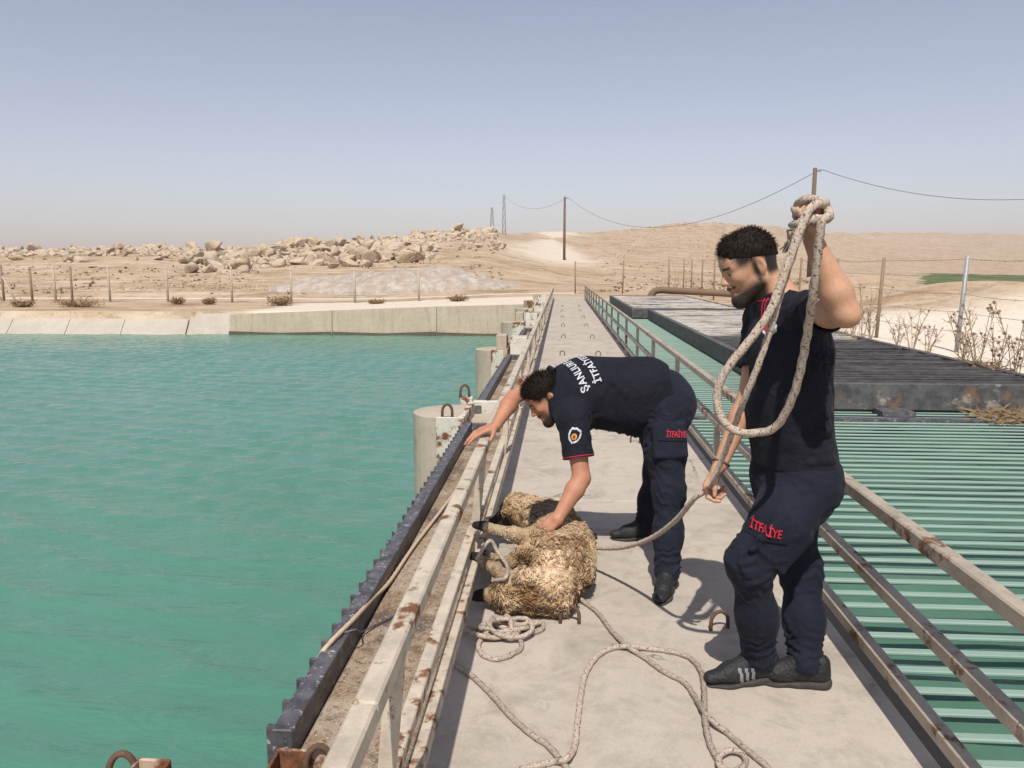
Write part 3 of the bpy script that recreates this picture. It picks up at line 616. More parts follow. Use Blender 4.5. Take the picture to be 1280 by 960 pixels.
class Frame:
    """head or limb frame: forward, up, left"""
    def __init__(s, c, f, u):
        s.c = np.asarray(c, float); s.f = unit(f); s.u = unit(np.asarray(u, float) - s.f * (np.asarray(u, float) @ s.f)); s.l = np.cross(s.u, s.f)
    def p(s, f=0, u=0, l=0): return s.c + s.f * f + s.u * u + s.l * l
    def loc(s, P): q = P - s.c; return q @ s.f, q @ s.u, q @ s.l
    @property
    def ax(s): return (s.f, s.u, s.l)
def head(B, H, neck, sc=1.0, beard=.006):
    p = H.p; k = .018
    B.ell(p(-.014, .036), (.097, .088, .077), H.ax, .02); B.ell(p(.026, -.022), (.066, .085, .063), H.ax, .03)
    B.ell(p(.055, .045), (.044, .048, .056), H.ax, .03)
    for s_ in (1, -1):
        B.cone(p(-.006, -.052, .052 * s_), p(.068, -.094, .016 * s_), .020, .019, .022); B.ell(p(.062, -.012, .040 * s_), (.026, .022, .020), H.ax, .02)
        B.cone(p(.086, .026, .012 * s_), p(.070, .027, .046 * s_), .011, .009, .015)
    B.ell(p(.075, -.098), (.022, .019, .024), H.ax, .018)
    B.cone(p(.089, .022), p(.113, -.018), .0085, .0115, .012)
    for s_ in (1, -1): B.ell(p(.101, -.023, .0115 * s_), (.011, .008, .008), H.ax, .008)
    for s_ in (1, -1): B.ell(p(.101, .011, .031 * s_), (.016, .011, .018), H.ax, .012, sub=True)
    for s_ in (1, -1): B.ell(p(.077, .010, .031 * s_), (.013, .012, .014), H.ax, .004)
    B.ell(p(.086, -.050), (.016, .012, .026), H.ax, .012)
    B.cone(p(.094, -.052, -.018), p(.094, -.052, .018), .0062, .0062, .007); B.cone(p(.091, -.066, -.015), p(.091, -.066, .015), .0066, .0066, .007)
    if beard:
        for s_ in (1, -1): B.cone(p(.004, -.055, .055 * s_), p(.072, -.100, .016 * s_), .019 + beard, .020 + beard, .02)
        B.ell(p(.079, -.100), (.023 + beard, .022 + beard, .026), H.ax, .02); B.cone(p(.098, -.043, -.022), p(.098, -.043, .022), .005 + beard * .4, .005 + beard * .4, .008)
    for s_ in (1, -1):
        E = Frame(p(-.012, -.004, .079 * s_), unit(H.f - .18 * H.u * 0 + .35 * H.l * -s_), H.u + .12 * -H.f)
        B.ell(E.p(-.004, .004, .004 * s_), (.019, .032, .0085), E.ax, .006); B.ell(E.p(.004, -.024), (.010, .014, .007), E.ax, .006)
        B.ell(E.p(.002, .004, .012 * s_), (.010, .019, .007), E.ax, .004, sub=True)
    B.cone(p(-.030, -.035), neck, .056, .064, .035); B.cone(p(.005, -.075), np.asarray(neck) + H.f * .015, .040, .055, .03)
def head_masks(Vv, H, fade=True):
    f, u, l = H.loc(Vv); near = (np.linalg.norm(Vv - H.c, axis=1) < .2)
    al = np.abs(l)
    # beard: jaw, chin, moustache
    bd = .95 * sstep(-.022, -.072, u + .25 * np.clip(f - .03, 0, .1)) * sstep(-.030, .004, f) * (u > -.16)
    bd = np.maximum(bd, 0); cheek = sstep(.045, .075, f) * sstep(.035, .02, al) * (u > -.036); bd = bd * (1 - cheek)
    must = np.exp(-((u + .043) / .007) ** 2) * sstep(.075, .09, f) * (al < .034); bd = np.maximum(bd, must)
    sb = np.exp(-((f - .006) / .013) ** 2) * sstep(.045, .06, al) * (u > -.07) * (u < .04); bd = np.maximum(bd, sb * .9)
    lip = np.maximum(np.exp(-((u + .0525) / .004) ** 2), np.exp(-((u + .065) / .0055) ** 2)) * (al < .024) * (f > .088)
    bd = bd * (1 - lip)
    side = sstep(.005, .048, u + .01) * sstep(.088, .040, f - .25 * np.clip(u - .06, 0, 1)) ; side = np.maximum(side, sstep(-.02, -.045, f) * sstep(-.065, -.03, u))
    side *= 1.0
    side *= 1 - np.exp(-((f + .010) / .022) ** 2 - ((u) / .034) ** 2) * (al > .07)
    brow = np.exp(-((u - .031 - .0 * al) / .0055) ** 2) * (f > .055) * sstep(.008, .014, al) * (al < .05)
    return np.clip(np.maximum.reduce([bd, side, brow]), 0, 1) * near, lip * near
def hand(B, w, d, n_, thumb, curl, spread=.0, size=1.0, tcurl=.4, tdir=None):
    """w wrist, d towards the fingers, n_ palm normal, thumb +1/-1 side, curl = (mcp, pip, dip) or one per finger"""
    d = unit(d); n_ = unit(np.asarray(n_, float) - d * (np.asarray(n_, float) @ d)); s_ = np.cross(d, n_) * thumb; w = np.asarray(w, float); z = size
    xs = [.030, .010, -.010, -.029]; ln = [(.043, .026, .021), (.047, .030, .022), (.043, .028, .021), (.034, .021, .018)]; kl = [.088, .092, .087, .079]
    for i in range(4):
        a = w + s_ * xs[i] * .55 * z; b = w + d * kl[i] * z + s_ * xs[i] * z; B.cone(a, b, .0155 * z, .0115 * z, .014)
        c = curl[i] if isinstance(curl[0], (tuple, list)) else curl; ang = 0; p = b; r = [.0098, .0088, .0078, .0066]
        dd = unit(d + s_ * spread * (1.2 - i * .8))
        for j in range(3):
            ang += c[j]; q = p + (dd * math.cos(ang) + n_ * math.sin(ang)) * ln[i][j] * z; B.cone(p, q, r[j] * z, r[j + 1] * z, .004); p = q
    t0 = w + d * .018 * z + s_ * .018 * z; td = unit(d * .55 + s_ * .75 + n_ * .35) if tdir is None else unit(tdir)
    t1 = t0 + td * .045 * z; t2 = t1 + unit(td + (d - s_ * .3) * tcurl) * .034 * z; t3 = t2 + unit(td + (d - s_ * .8 + n_ * .3) * tcurl * 1.6) * .026 * z
    B.cone(t0, t1, .0165 * z, .0125 * z, .014); B.cone(t1, t2, .0115 * z, .0100 * z, .005); B.cone(t2, t3, .0098 * z, .0078 * z, .004)
def arm(B, sh, el, wr, r=(.050, .040, .043, .027)):
    m = np.asarray(el) + (np.asarray(wr) - el) * .28
    B.cone(sh, np.asarray(sh) * .45 + np.asarray(el) * .55, r[0], r[0] * .98, .02); B.cone(np.asarray(sh) * .5 + np.asarray(el) * .5, el, r[0] * .96, r[1], .02)
    B.cone(el, m, r[1], r[2], .02); B.cone(m, wr, r[2], r[3], .02)
def solid(B, h, name, m, parent, disp=None, atts=None, shell=None, cuts=()):
    G = B.grid(h)
    if shell: G = np.maximum(G, -(G + shell))
    if cuts:
        P = B.pts()
        for c, nrm in cuts:                          # keep the side the normal points away from
            nrm = unit(nrm); G = np.maximum(G, ((P - np.asarray(c)) @ nrm).astype(np.float32))
    Vv, Ff = nets(G, B.lo, h)
    for _ in range(2):                               # relax the grid steps
        N_ = np.zeros_like(Vv); C_ = np.zeros(len(Vv))
        for a, b in ((0, 1), (1, 2), (2, 3), (3, 0)):
            np.add.at(N_, Ff[:, a], Vv[Ff[:, b]]); np.add.at(N_, Ff[:, b], Vv[Ff[:, a]]); np.add.at(C_, Ff[:, a], 1); np.add.at(C_, Ff[:, b], 1)
        Vv = .55 * Vv + .45 * N_ / C_[:, None]
    if disp is not None: Vv = Vv + vnormals(Vv, Ff) * disp(Vv)[:, None]
    me = mesh(Vv, Ff, True); o = link(name, me, m, parent)
    if atts: 
        for k, a in atts(Vv).items(): fatt(me, k, a)
    return o, Vv, Ff
def folds(P, spec):
    """cloth creases: each (a, b, amplitude, width) is a soft ridge along a segment with a trough on either side"""
    d = np.zeros(len(P))
    for a, b, A, w in spec:
        a, b = np.asarray(a, float), np.asarray(b, float); ab = b - a; t = np.clip((P - a) @ ab / (ab @ ab + 1e-9), 0, 1); q = P - a - t[:, None] * ab; r = np.sqrt((q * q).sum(1)) / w
        d += A * (np.exp(-r * r) - .55 * np.exp(-((r - 1.6) / .8) ** 2)) * np.sin(np.clip(t, .02, .98) * math.pi) ** .6
    return d
def ringfolds(P, a, b, amp, n, seed, wid=.8):
    """irregular cross folds round a limb between a and b"""
    a, b = np.asarray(a, float), np.asarray(b, float); ab = b - a; L = np.linalg.norm(ab); u = ab / L; t = (P - a) @ u / L
    q = P - a - ((P - a) @ u)[:, None] * u
    r = np.linalg.norm(q, axis=1); sel = sstep(-.15, .08, t) * sstep(1.15, .92, t) * (r < .16)
    e1 = unit(np.cross(u, [.3, .9, .1])); e2 = np.cross(u, e1); th = np.arctan2(q @ e2, q @ e1)
    ns = fbm(np.stack([np.cos(th) * 1.3, np.sin(th) * 1.3, t * n * .5], -1), 3, seed)
    ph = t * n + 1.3 * np.sin(th + seed) * .6 + 2.2 * ns
    w = .5 + .5 * np.sin(ph * 2 * math.pi)
    return sel * amp * (w ** 2 - .4) * (.35 + 1.1 * vnoise(np.stack([np.cos(th) * 1.5, np.sin(th) * 1.5, t * n * .9], -1), seed + 4))
def cast(bv, o_, d_):
    h_ = bv.ray_cast(Vector(o_), Vector(d_)); return (np.array(h_[0]), np.array(h_[1])) if h_[0] is not None else (None, None)
def text_on(txt, bv, centre, right, up, size, m, name, parent, lift=.0025, depth=.002, space=1.0, bold=0.0, xs=1.0):
    """lettering laid on a curved cloth surface: font outline, subdivided, cast on to the cloth, with a thin rim"""
    cu = bpy.data.curves.new('t', 'FONT'); cu.body = txt; cu.size = size; cu.align_x = 'CENTER'; cu.align_y = 'CENTER'; cu.space_character = space; cu.resolution_u = 3; cu.offset = bold
    ob = bpy.data.objects.new('t', cu); COL.objects.link(ob); dg = bpy.context.evaluated_depsgraph_get(); dg.update()
    me = bpy.data.meshes.new_from_object(ob.evaluated_get(dg)); bpy.data.objects.remove(ob)
    import bmesh
    bm = bmesh.new(); bm.from_mesh(me); bmesh.ops.triangulate(bm, faces=bm.faces[:])
    for _ in range(3):
        es = [e for e in bm.edges if e.calc_length() > size * .14]
        if es: bmesh.ops.subdivide_edges(bm, edges=es, cuts=1); bmesh.ops.triangulate(bm, faces=bm.faces[:])
    right, up = unit(right), unit(up); nn = np.cross(right, up); bad = []
    for v in bm.verts:
        o_ = np.asarray(centre) + right * v.co.x * xs + up * v.co.y + nn * .25; p, q = cast(bv, o_, -nn)
        if p is None: bad.append(v)
        else: v.co = Vector(p + nn * lift + q * lift * .5)
    if bad: bmesh.ops.delete(bm, geom=bad, context='VERTS')
    bm.to_mesh(me); bm.free(); me.materials.clear()
    return link(name, me, m, parent)
def patch_on(poly, bv, centre, right, up, m, name, parent, lift=.003, step=.008):
    """flat sewn-on patch of any outline, gridded and cast on to the cloth"""
    poly = np.asarray(poly, float); lo, hi = poly.min(0), poly.max(0); right, up = unit(right), unit(up); nn = np.cross(right, up)
    nx_, ny_ = [max(3, int((hi[k] - lo[k]) / step)) for k in (0, 1)]; v = {}; vs_ = []; fs = []
    from mathutils.geometry import intersect_point_tri_2d
    def inside(x, y):
        c = False; j = len(poly) - 1
        for i in range(len(poly)):
            if (poly[i][1] > y) != (poly[j][1] > y) and x < (poly[j][0] - poly[i][0]) * (y - poly[i][1]) / (poly[j][1] - poly[i][1]) + poly[i][0]: c = not c
            j = i
        return c
    def vert(i, j):
        if (i, j) not in v:
            x = lo[0] + (hi[0] - lo[0]) * i / nx_; y = lo[1] + (hi[1] - lo[1]) * j / ny_; p, q = cast(bv, np.asarray(centre) + right * x + up * y + nn * .25, -nn)
            v[(i, j)] = None if p is None else len(vs_)
            if p is not None: vs_.append(p + nn * lift)
        return v[(i, j)]
    for i in range(nx_):
        for j in range(ny_):
            if inside(lo[0] + (hi[0] - lo[0]) * (i + .5) / nx_, lo[1] + (hi[1] - lo[1]) * (j + .5) / ny_):
                q = [vert(i, j), vert(i + 1, j), vert(i + 1, j + 1), vert(i, j + 1)]
                if None not in q: fs.append(tuple(q))
    return link(name, mesh(vs_, fs, True), m, parent)
def hair_cap(B0, H, hairline, thick, name, parent, h=.004, n_str=2600, seed=1, length=.016):
    """cap of hair over the skull with tufted relief, plus short strands"""
    B = Body(); B.ell(H.p(-.015, .040), (.099 + thick[0], .088 + thick[1], .078 + thick[2]), H.ax, .01); B.ell(H.p(.038, .068), (.055, .052 + thick[1], .056), H.ax, .03)
    cuts = [(H.p(*c), H.f * nf + H.u * nu) for c, nf, nu in hairline]
    def disp(P):
        f, u, l = H.loc(P); q = np.stack([f * 55 + 20, l * 90, u * 60], -1); return .0075 * (fbm(q, 3, seed) - .45) + .006 * (vnoise(np.stack([f * 22, l * 34, u * 24], -1) + 9, seed + 2) - .5)
    o, Vv, Ff = solid(B, h, name, M['hair'], parent, disp, None, None, cuts)
    N = vnormals(Vv, Ff); b = []; fs = []; idx = RNG.integers(0, len(Vv), n_str)
    for i in idx:
        p, q = Vv[i], N[i]; f, u, l = H.loc(p[None])
        if u[0] < .03 and q @ H.u < 0: continue
        d = unit(q * .7 + H.f * RNG.uniform(-.1, .7) + H.l * RNG.uniform(-.35, .35) + H.u * RNG.uniform(-.2, .3)); s_ = unit(np.cross(d, RNG.normal(size=3))) * .0011; L_ = length * RNG.uniform(.5, 1.1); k = len(b)
        b += [p - s_ - q * .003, p + s_ - q * .003, p + d * L_ * .6 + s_ * .6, p + d * L_ * .6 - s_ * .6, p + d * L_ - H.u * .003]; fs += [(k, k + 1, k + 2, k + 3), (k + 3, k + 2, k + 4)]
    link('hair_strands', mesh(b, fs), M['hair'], o); return o
def shoe(foot, fdir, size, parent, name='shoe', tilt=0.0, stripes=None):
    """foot = point under the ankle on the ground; fdir = where the toes point"""
    F_ = Frame(foot, V3(fdir[0], fdir[1], tilt), V3(0, 0, 1)); p = F_.p; z = size; B = Body()
    B.cone(p(-.045 * z, .055), p(.10 * z, .045), .040, .040, .02, (F_.l, .95)); B.cone(p(.08 * z, .045), p(.175 * z, .036), .042, .030, .025, (F_.u, .8)); B.cone(p(-.05 * z, .05), p(-.05 * z, .095), .036, .036, .02)
    B.cone(p(-.02 * z, .08), p(.02 * z, .10), .042, .040, .03); B.cone(p(.03 * z, .085), p(.11 * z, .055), .034, .030, .025)
    o, Vv, Ff = solid(B, .005, name, M['shoe'], parent, lambda P: .0015 * (vnoise(P * 60, 5) - .5), None, None, [(p(0, .014), -F_.u)])
    S = Body(); S.cone(p(-.052 * z, .02), p(.03 * z, .02), .045, .041, .02, (F_.u, .8)); S.cone(p(.03 * z, .02), p(.11 * z, .02), .041, .047, .02, (F_.u, .8)); S.cone(p(.11 * z, .02), p(.168 * z, .024), .046, .038, .02, (F_.u, .7))
    solid(S, .005, 'sole', M['sole'], o, None, None, None, [(p(0, .002), -F_.u), (p(0, .031), F_.u + F_.f * .10)])
    b = MB()                                                        # laces across the instep
    for i in range(5):
        f0 = .035 + .018 * i; u0 = .112 - .0115 * i; b.tube([p(f0 * z, u0 - .004, -.028), p((f0 + .006) * z, u0 + .012, 0), p((f0 + .012) * z, u0 - .004, .028)], .0045, 6)
    b.build('laces', M['lace'], o, True)
    if stripes:
        bv = bvh_of(Vv, Ff)
        for i in range(3):
            c = p((.028 + .024 * i) * z, .056, 0); patch_on([(-.006, -.034), (.007, -.034), (.010 - .012, .028), (-.003 - .012, .028)], bv, c, F_.f * -stripes if stripes > 0 else F_.f, F_.u, M['stripe'], 'stripe', o, .003, .004)
    return o

def collar(root, base, cax, r, m=None):
    """stand-up collar: open tapered shell round the neck with red piping on its rim"""
    C = Body(); cax = unit(cax); C.cone(base - cax * .05, base + cax * .06, r + .010, r - .006, .01)
    o, _, _ = solid(C, .004, 'collar', M['shirt'], root, None, None, .010, [(base - cax * .022, -cax), (base + cax * .030, cax)])
    e1 = unit(np.cross(cax, [.3, 1, .2])); e2 = np.cross(cax, e1)
    for dz, rr_ in ((.031, r - .007), (.010, r + .004)):
        MB().tube([base + cax * dz + (e1 * math.cos(t) + e2 * math.sin(t)) * rr_ for t in np.linspace(0, 2 * math.pi, 41)], .0024, 6, False).build('collar_piping', M['red'], o, True)
# ================================================================ the standing man with the raised rope
def shoe_at(p): return V3(p[0], p[1], 0)
def man_standing():
    root = empty('person', (.88, 2.9, 0), 'standing man in navy uniform holding up a looped rope', 'person')
    fw = unit(V3(-.93, -.37, 0)); lf = unit(np.cross([0, 0, 1], fw)); up = V3(0, 0, 1)
    chest = px(986, 455, Y=2.92); pelvis = px(991, 600, Y=2.92)
    shL = px(1019, 388, Y=2.76); shR = px(953, 392, Y=3.09); neckb = px(972, 372, Y=2.93)
    elL = px(1057, 392, Y=2.47); wrL = px(1016, 300, Y=2.50); elR = px(935, 497, Y=3.02); wrR = px(900, 582, Y=2.92)
    hipL = pelvis + lf * .095 + V3(0, 0, .01); hipR = pelvis - lf * .095 + V3(0, 0, .01)
    knL = px(937, 702, Y=2.74); anL = px(946, 822, z=.10); knR = px(1001, 712, Y=3.02); anR = px(1008, 826, z=.10)
    H = Frame(px(937, 334, Y=2.93), V3(-.90, -.10, -.40), V3(-.38, 0, .92))
    B = Body(); head(B, H, neckb, beard=.0045)
    B.cone(neckb + V3(0, 0, -.02), chest, .07, .12, .06, (fw, .75)); B.cone(chest, pelvis, .125, .13, .05, (fw, .75)); B.cone(shL, shR, .055, .055, .05)
    arm(B, shL, elL, wrL, (.052, .041, .048, .029)); B.ell(elL + unit(elL - wrL) * .012 + unit(elL - shL) * .018, (.026, .026, .026), None, .02); arm(B, shR, elR, wrR, (.046, .038, .042, .027))
    for a, b, c in ((hipL, knL, anL), (hipR, knR, anR)): B.chain([a, b, c, c - V3(0, 0, .03)], [.08, .052, .036, .034], .04)
    # raised fist, knuckles up, closed on the rope; lowered hand letting the rope run through it
    hand(B, wrL, unit(V3(-.10, -.05, 1)), V3(-.8, -.25, .0), 1, ((.9, 1.5, .9), (.95, 1.5, .9), (1.0, 1.5, .9), (1.05, 1.5, .9)), 0, 1.02, .9, V3(-.75, -.65, .45))
    hand(B, wrR, unit(V3(-.50, -.10, -.88)), unit(V3(.75, -.55, -.40)), 1, ((.75, .85, .4), (1.0, 1.2, .6), (1.15, 1.3, .7), (1.2, 1.3, .7)), .06, 1.05, .5, V3(-.12, -.75, -.65))
    def atts(P): a, b = head_masks(P, H); return {'hair_mask': a, 'lip_mask': b}
    body, BV, BF = solid(B, .0046, 'body', M['skin_a'], root, None, atts)
    for s_ in (1, -1): 
        e = Body(); e.ell(H.p(.083, .009, .031 * s_), (.0115, .0075, .0125), H.ax); solid(e, .0028, 'eye', M['eye'], body)
    hair_cap(B, H, [((.072, .056), .95, -.50), ((.0, .036), .30, -1.0)], (.004, .013, .003), 'hair', root, seed=3)
    b = MB(); c = wrR + unit(wrR - elR) * -.012; d = unit(wrR - elR); e1 = unit(np.cross(d, [0, 1, 0])); e2 = np.cross(d, e1)
    b.tube([c + .031 * (e1 * math.cos(t) + e2 * math.sin(t)) for t in np.linspace(0, 2 * math.pi, 19)], .0045, 6, False); b.build('bracelet', M['rebar'], root, True)
    # ---- shirt
    S = Body(); fl = (fw, .74); hem = px(996, 580, Y=2.92)
    S.cone(chest + V3(0, 0, .03), chest - V3(0, 0, .16), .187, .172, .06, fl); S.cone(chest - V3(0, 0, .16), hem - V3(0, 0, .05), .176, .190, .06, fl)
    S.cone(shL - lf * .03 - V3(0, 0, .01), shR + lf * .03 - V3(0, 0, .01), .076, .076, .07); S.cone(neckb - V3(0, 0, .03), neckb + up * .0 + fw * -.01, .085, .070, .06)
    S.cone(chest + fw * .055 + V3(0, 0, .06), chest + fw * .04 - V3(0, 0, .1), .105, .10, .05)
    cutL = shL + (elL - shL) * .42; cutR = shR + (elR - shR) * .66
    S.cone(shL, cutL + (elL - shL) * .1, .069, .077, .04); S.cone(shR, cutR + (elR - shR) * .1, .066, .070, .04)
    G0 = [(cutL, elL - shL), (cutR, elR - shR), (hem - V3(0, 0, .005), V3(0, 0, -1))]
    def cutf(P): return P
    rs = np.random.default_rng(5)
    fo = []
    for k in range(16):
        z = .90 + .028 * k; a = chest * 0 + V3(*(hem[:2] + lf[:2] * .15 - fw[:2] * rs.uniform(-.12, .12)), z + rs.uniform(-.03, .03)); fo.append((a + fw * .14 + lf * .04, a - fw * .14 + V3(0, 0, rs.uniform(-.06, .04)), .010 * rs.uniform(.5, 1.3), .014))
    for k in range(7):
        a = shL + lf * .04 - V3(0, 0, .03) - fw * (.02 * k - .05); b_ = chest + lf * .13 + fw * (.12 - .05 * k) - V3(0, 0, .05 + .03 * k); fo.append((a, b_, .010, .013))
    def disp(P): return folds(P, fo) + .007 * (fbm(P * 9, 3, 2) - .5) + ringfolds(P, shR, cutR, .004, 3, 2)
    # cut only near each sleeve, not through the trunk
    G = S.grid(.006); G = np.maximum(G, -(G + .013)); P = S.pts()
    for c, nn in G0[:2]:
        m = np.linalg.norm(P - c, axis=-1) < .155; dv = ((P - c) @ unit(nn)).astype(np.float32); G = np.where(m, np.maximum(G, dv), G)
    G = np.maximum(G, (hem[2] - P[..., 2]).astype(np.float32))
    q = P - (neckb + V3(0, 0, .012)); G = np.maximum(G, (q @ unit(up - fw * .35)).astype(np.float32) - .018)
    Vv, Ff = nets(G, S.lo, S.h); Vv = Vv + vnormals(Vv, Ff) * disp(Vv)[:, None]
    shirt = link('shirt', mesh(Vv, Ff, True), M['shirt'], root); bv = bvh_of(Vv, Ff)
    cc = neckb + up * .012; collar(root, neckb + V3(-.012, 0, .006), up + fw * .38, .074)
    for t0, nm in ((0, 0), (1, 1)):
        pts = []
        for k in range(14):
            o_ = cc + fw * .45 + lf * (.03 + .012 * t0) + V3(0, 0, -.01 - .012 * k); p, q_ = cast(bv, o_, -fw)
            if p is not None: pts.append(p + fw * .003)
        if len(pts) > 3: MB().tube(pts, .0022, 6).build('placket_piping', M['red'], shirt, True)
    # round chest badge
    ce = px(961, 410, Y=2.70); vd = unit(V3(0, 0, 1.6) - ce); rr = unit(np.cross([0, 0, 1], vd)); uu = np.cross(vd, rr)
    patch_on([(.027 * math.cos(t), .027 * math.sin(t)) for t in np.linspace(0, 6.28, 22)[:-1]], bv, ce, rr, uu, M['print'], 'chest_badge', shirt, .003, .006); patch_on([(.019 * math.cos(t), .019 * math.sin(t)) for t in np.linspace(0, 6.28, 20)[:-1]], bv, ce, rr, uu, M['red'], 'badge_centre', shirt, .005, .005)
    # ---- trousers
    T = Body(); T.cone(hem + V3(0, 0, .02), pelvis - V3(0, 0, .02), .160, .158, .05, (fw, .80)); T.cone(pelvis - fw * .035 + lf * .06, pelvis - fw * .035 - lf * .06 - V3(0, 0, .03), .092, .092, .06)
    T.chain([hipL, hipL * .5 + knL * .5, knL, knL * .45 + anL * .55 + V3(.012, 0, 0), anL + V3(.006, 0, -.015)], [.098, .091, .068, .063, .060], .09)
    T.chain([hipR, hipR * .5 + knR * .5, knR, knR * .45 + anR * .55, anR - V3(0, 0, .015)], [.098, .092, .072, .066, .061], .07)
    # cargo pockets on the outer thighs
    pc = hipL * .34 + knL * .66; tdir = unit(knL - hipL); out = unit(lf + fw * .15 - tdir * (lf @ tdir)); T.rbox(pc + out * .082, (.075, .070, .010), (tdir, np.cross(out, tdir), out), .012, .02)
    fo2 = []
    for k in range(9):
        a = knL + V3(.07, -.06, -.05 + .025 * k); fo2.append((a + V3(0, 0, .03), a + V3(-.15, -.02, rs.uniform(-.05, .05)), .009, .012))
    for k in range(6): a = hipL + lf * .07 - V3(0, 0, .03 * k); fo2.append((a - fw * .13, a + fw * .11 + V3(0, 0, rs.uniform(-.05, .09)), .0055, .014))
    def disp2(P):
        return (ringfolds(P, knL * .3 + anL * .7, anL - V3(0, 0, .02), .008, 3.6, 3) + ringfolds(P, knR * .3 + anR * .7, anR - V3(0, 0, .02), .008, 3.6, 7) + ringfolds(P, knL * 1.25 - anL * .25, knL * .7 + anL * .3, .005, 3.2, 11)
                + ringfolds(P, knR * 1.2 - anR * .2, knR * .7 + anR * .3, .006, 3.4, 5) + folds(P, fo2) + .008 * (fbm(P * 8, 3, 8) - .5))
    G = T.grid(.006); P = T.pts(); G = np.maximum(G, (P[..., 2] - hem[2] - .02).astype(np.float32)); G = np.maximum(G, (.075 - P[..., 2]).astype(np.float32))
    Vt, Ft = nets(G, T.lo, T.h); Vt = Vt + vnormals(Vt, Ft) * disp2(Vt)[:, None]
    tr = link('trousers', mesh(Vt, Ft, True), M['trouser'], root); bt = bvh_of(Vt, Ft)
    c = px(957, 669, Y=2.62); vd = unit(V3(0, 0, 1.6) - c + V3(0, 0, -.8)); rr = unit(px(985, 674, Y=2.7) - px(919, 662, Y=2.7)); uu = np.cross(vd, rr); rr = np.cross(uu, vd)
    patch_on([(-.076, -.033), (.076, -.033), (.080, .030), (-.078, .034)], bt, c, rr, uu, M['shirt'], 'pocket_flap', tr, .006, .008)
    text_on('İTFAİYE', bt, c, rr, uu, .042, M['red'], 'pocket_lettering', tr, .009, bold=.0010, xs=.68)
    # ---- shoes
    shoe(anL + V3(.0, 0, -.10), V3(-.93, -.22, 0), 1.06, root, stripes=1); shoe(anR + V3(.0, 0, -.10), V3(-.95, .10, 0), 1.04, root)
    return root, wrL, wrR, H, dict(elR=elR)
PA, A_wrL, A_wrR, A_H, A_x = man_standing()

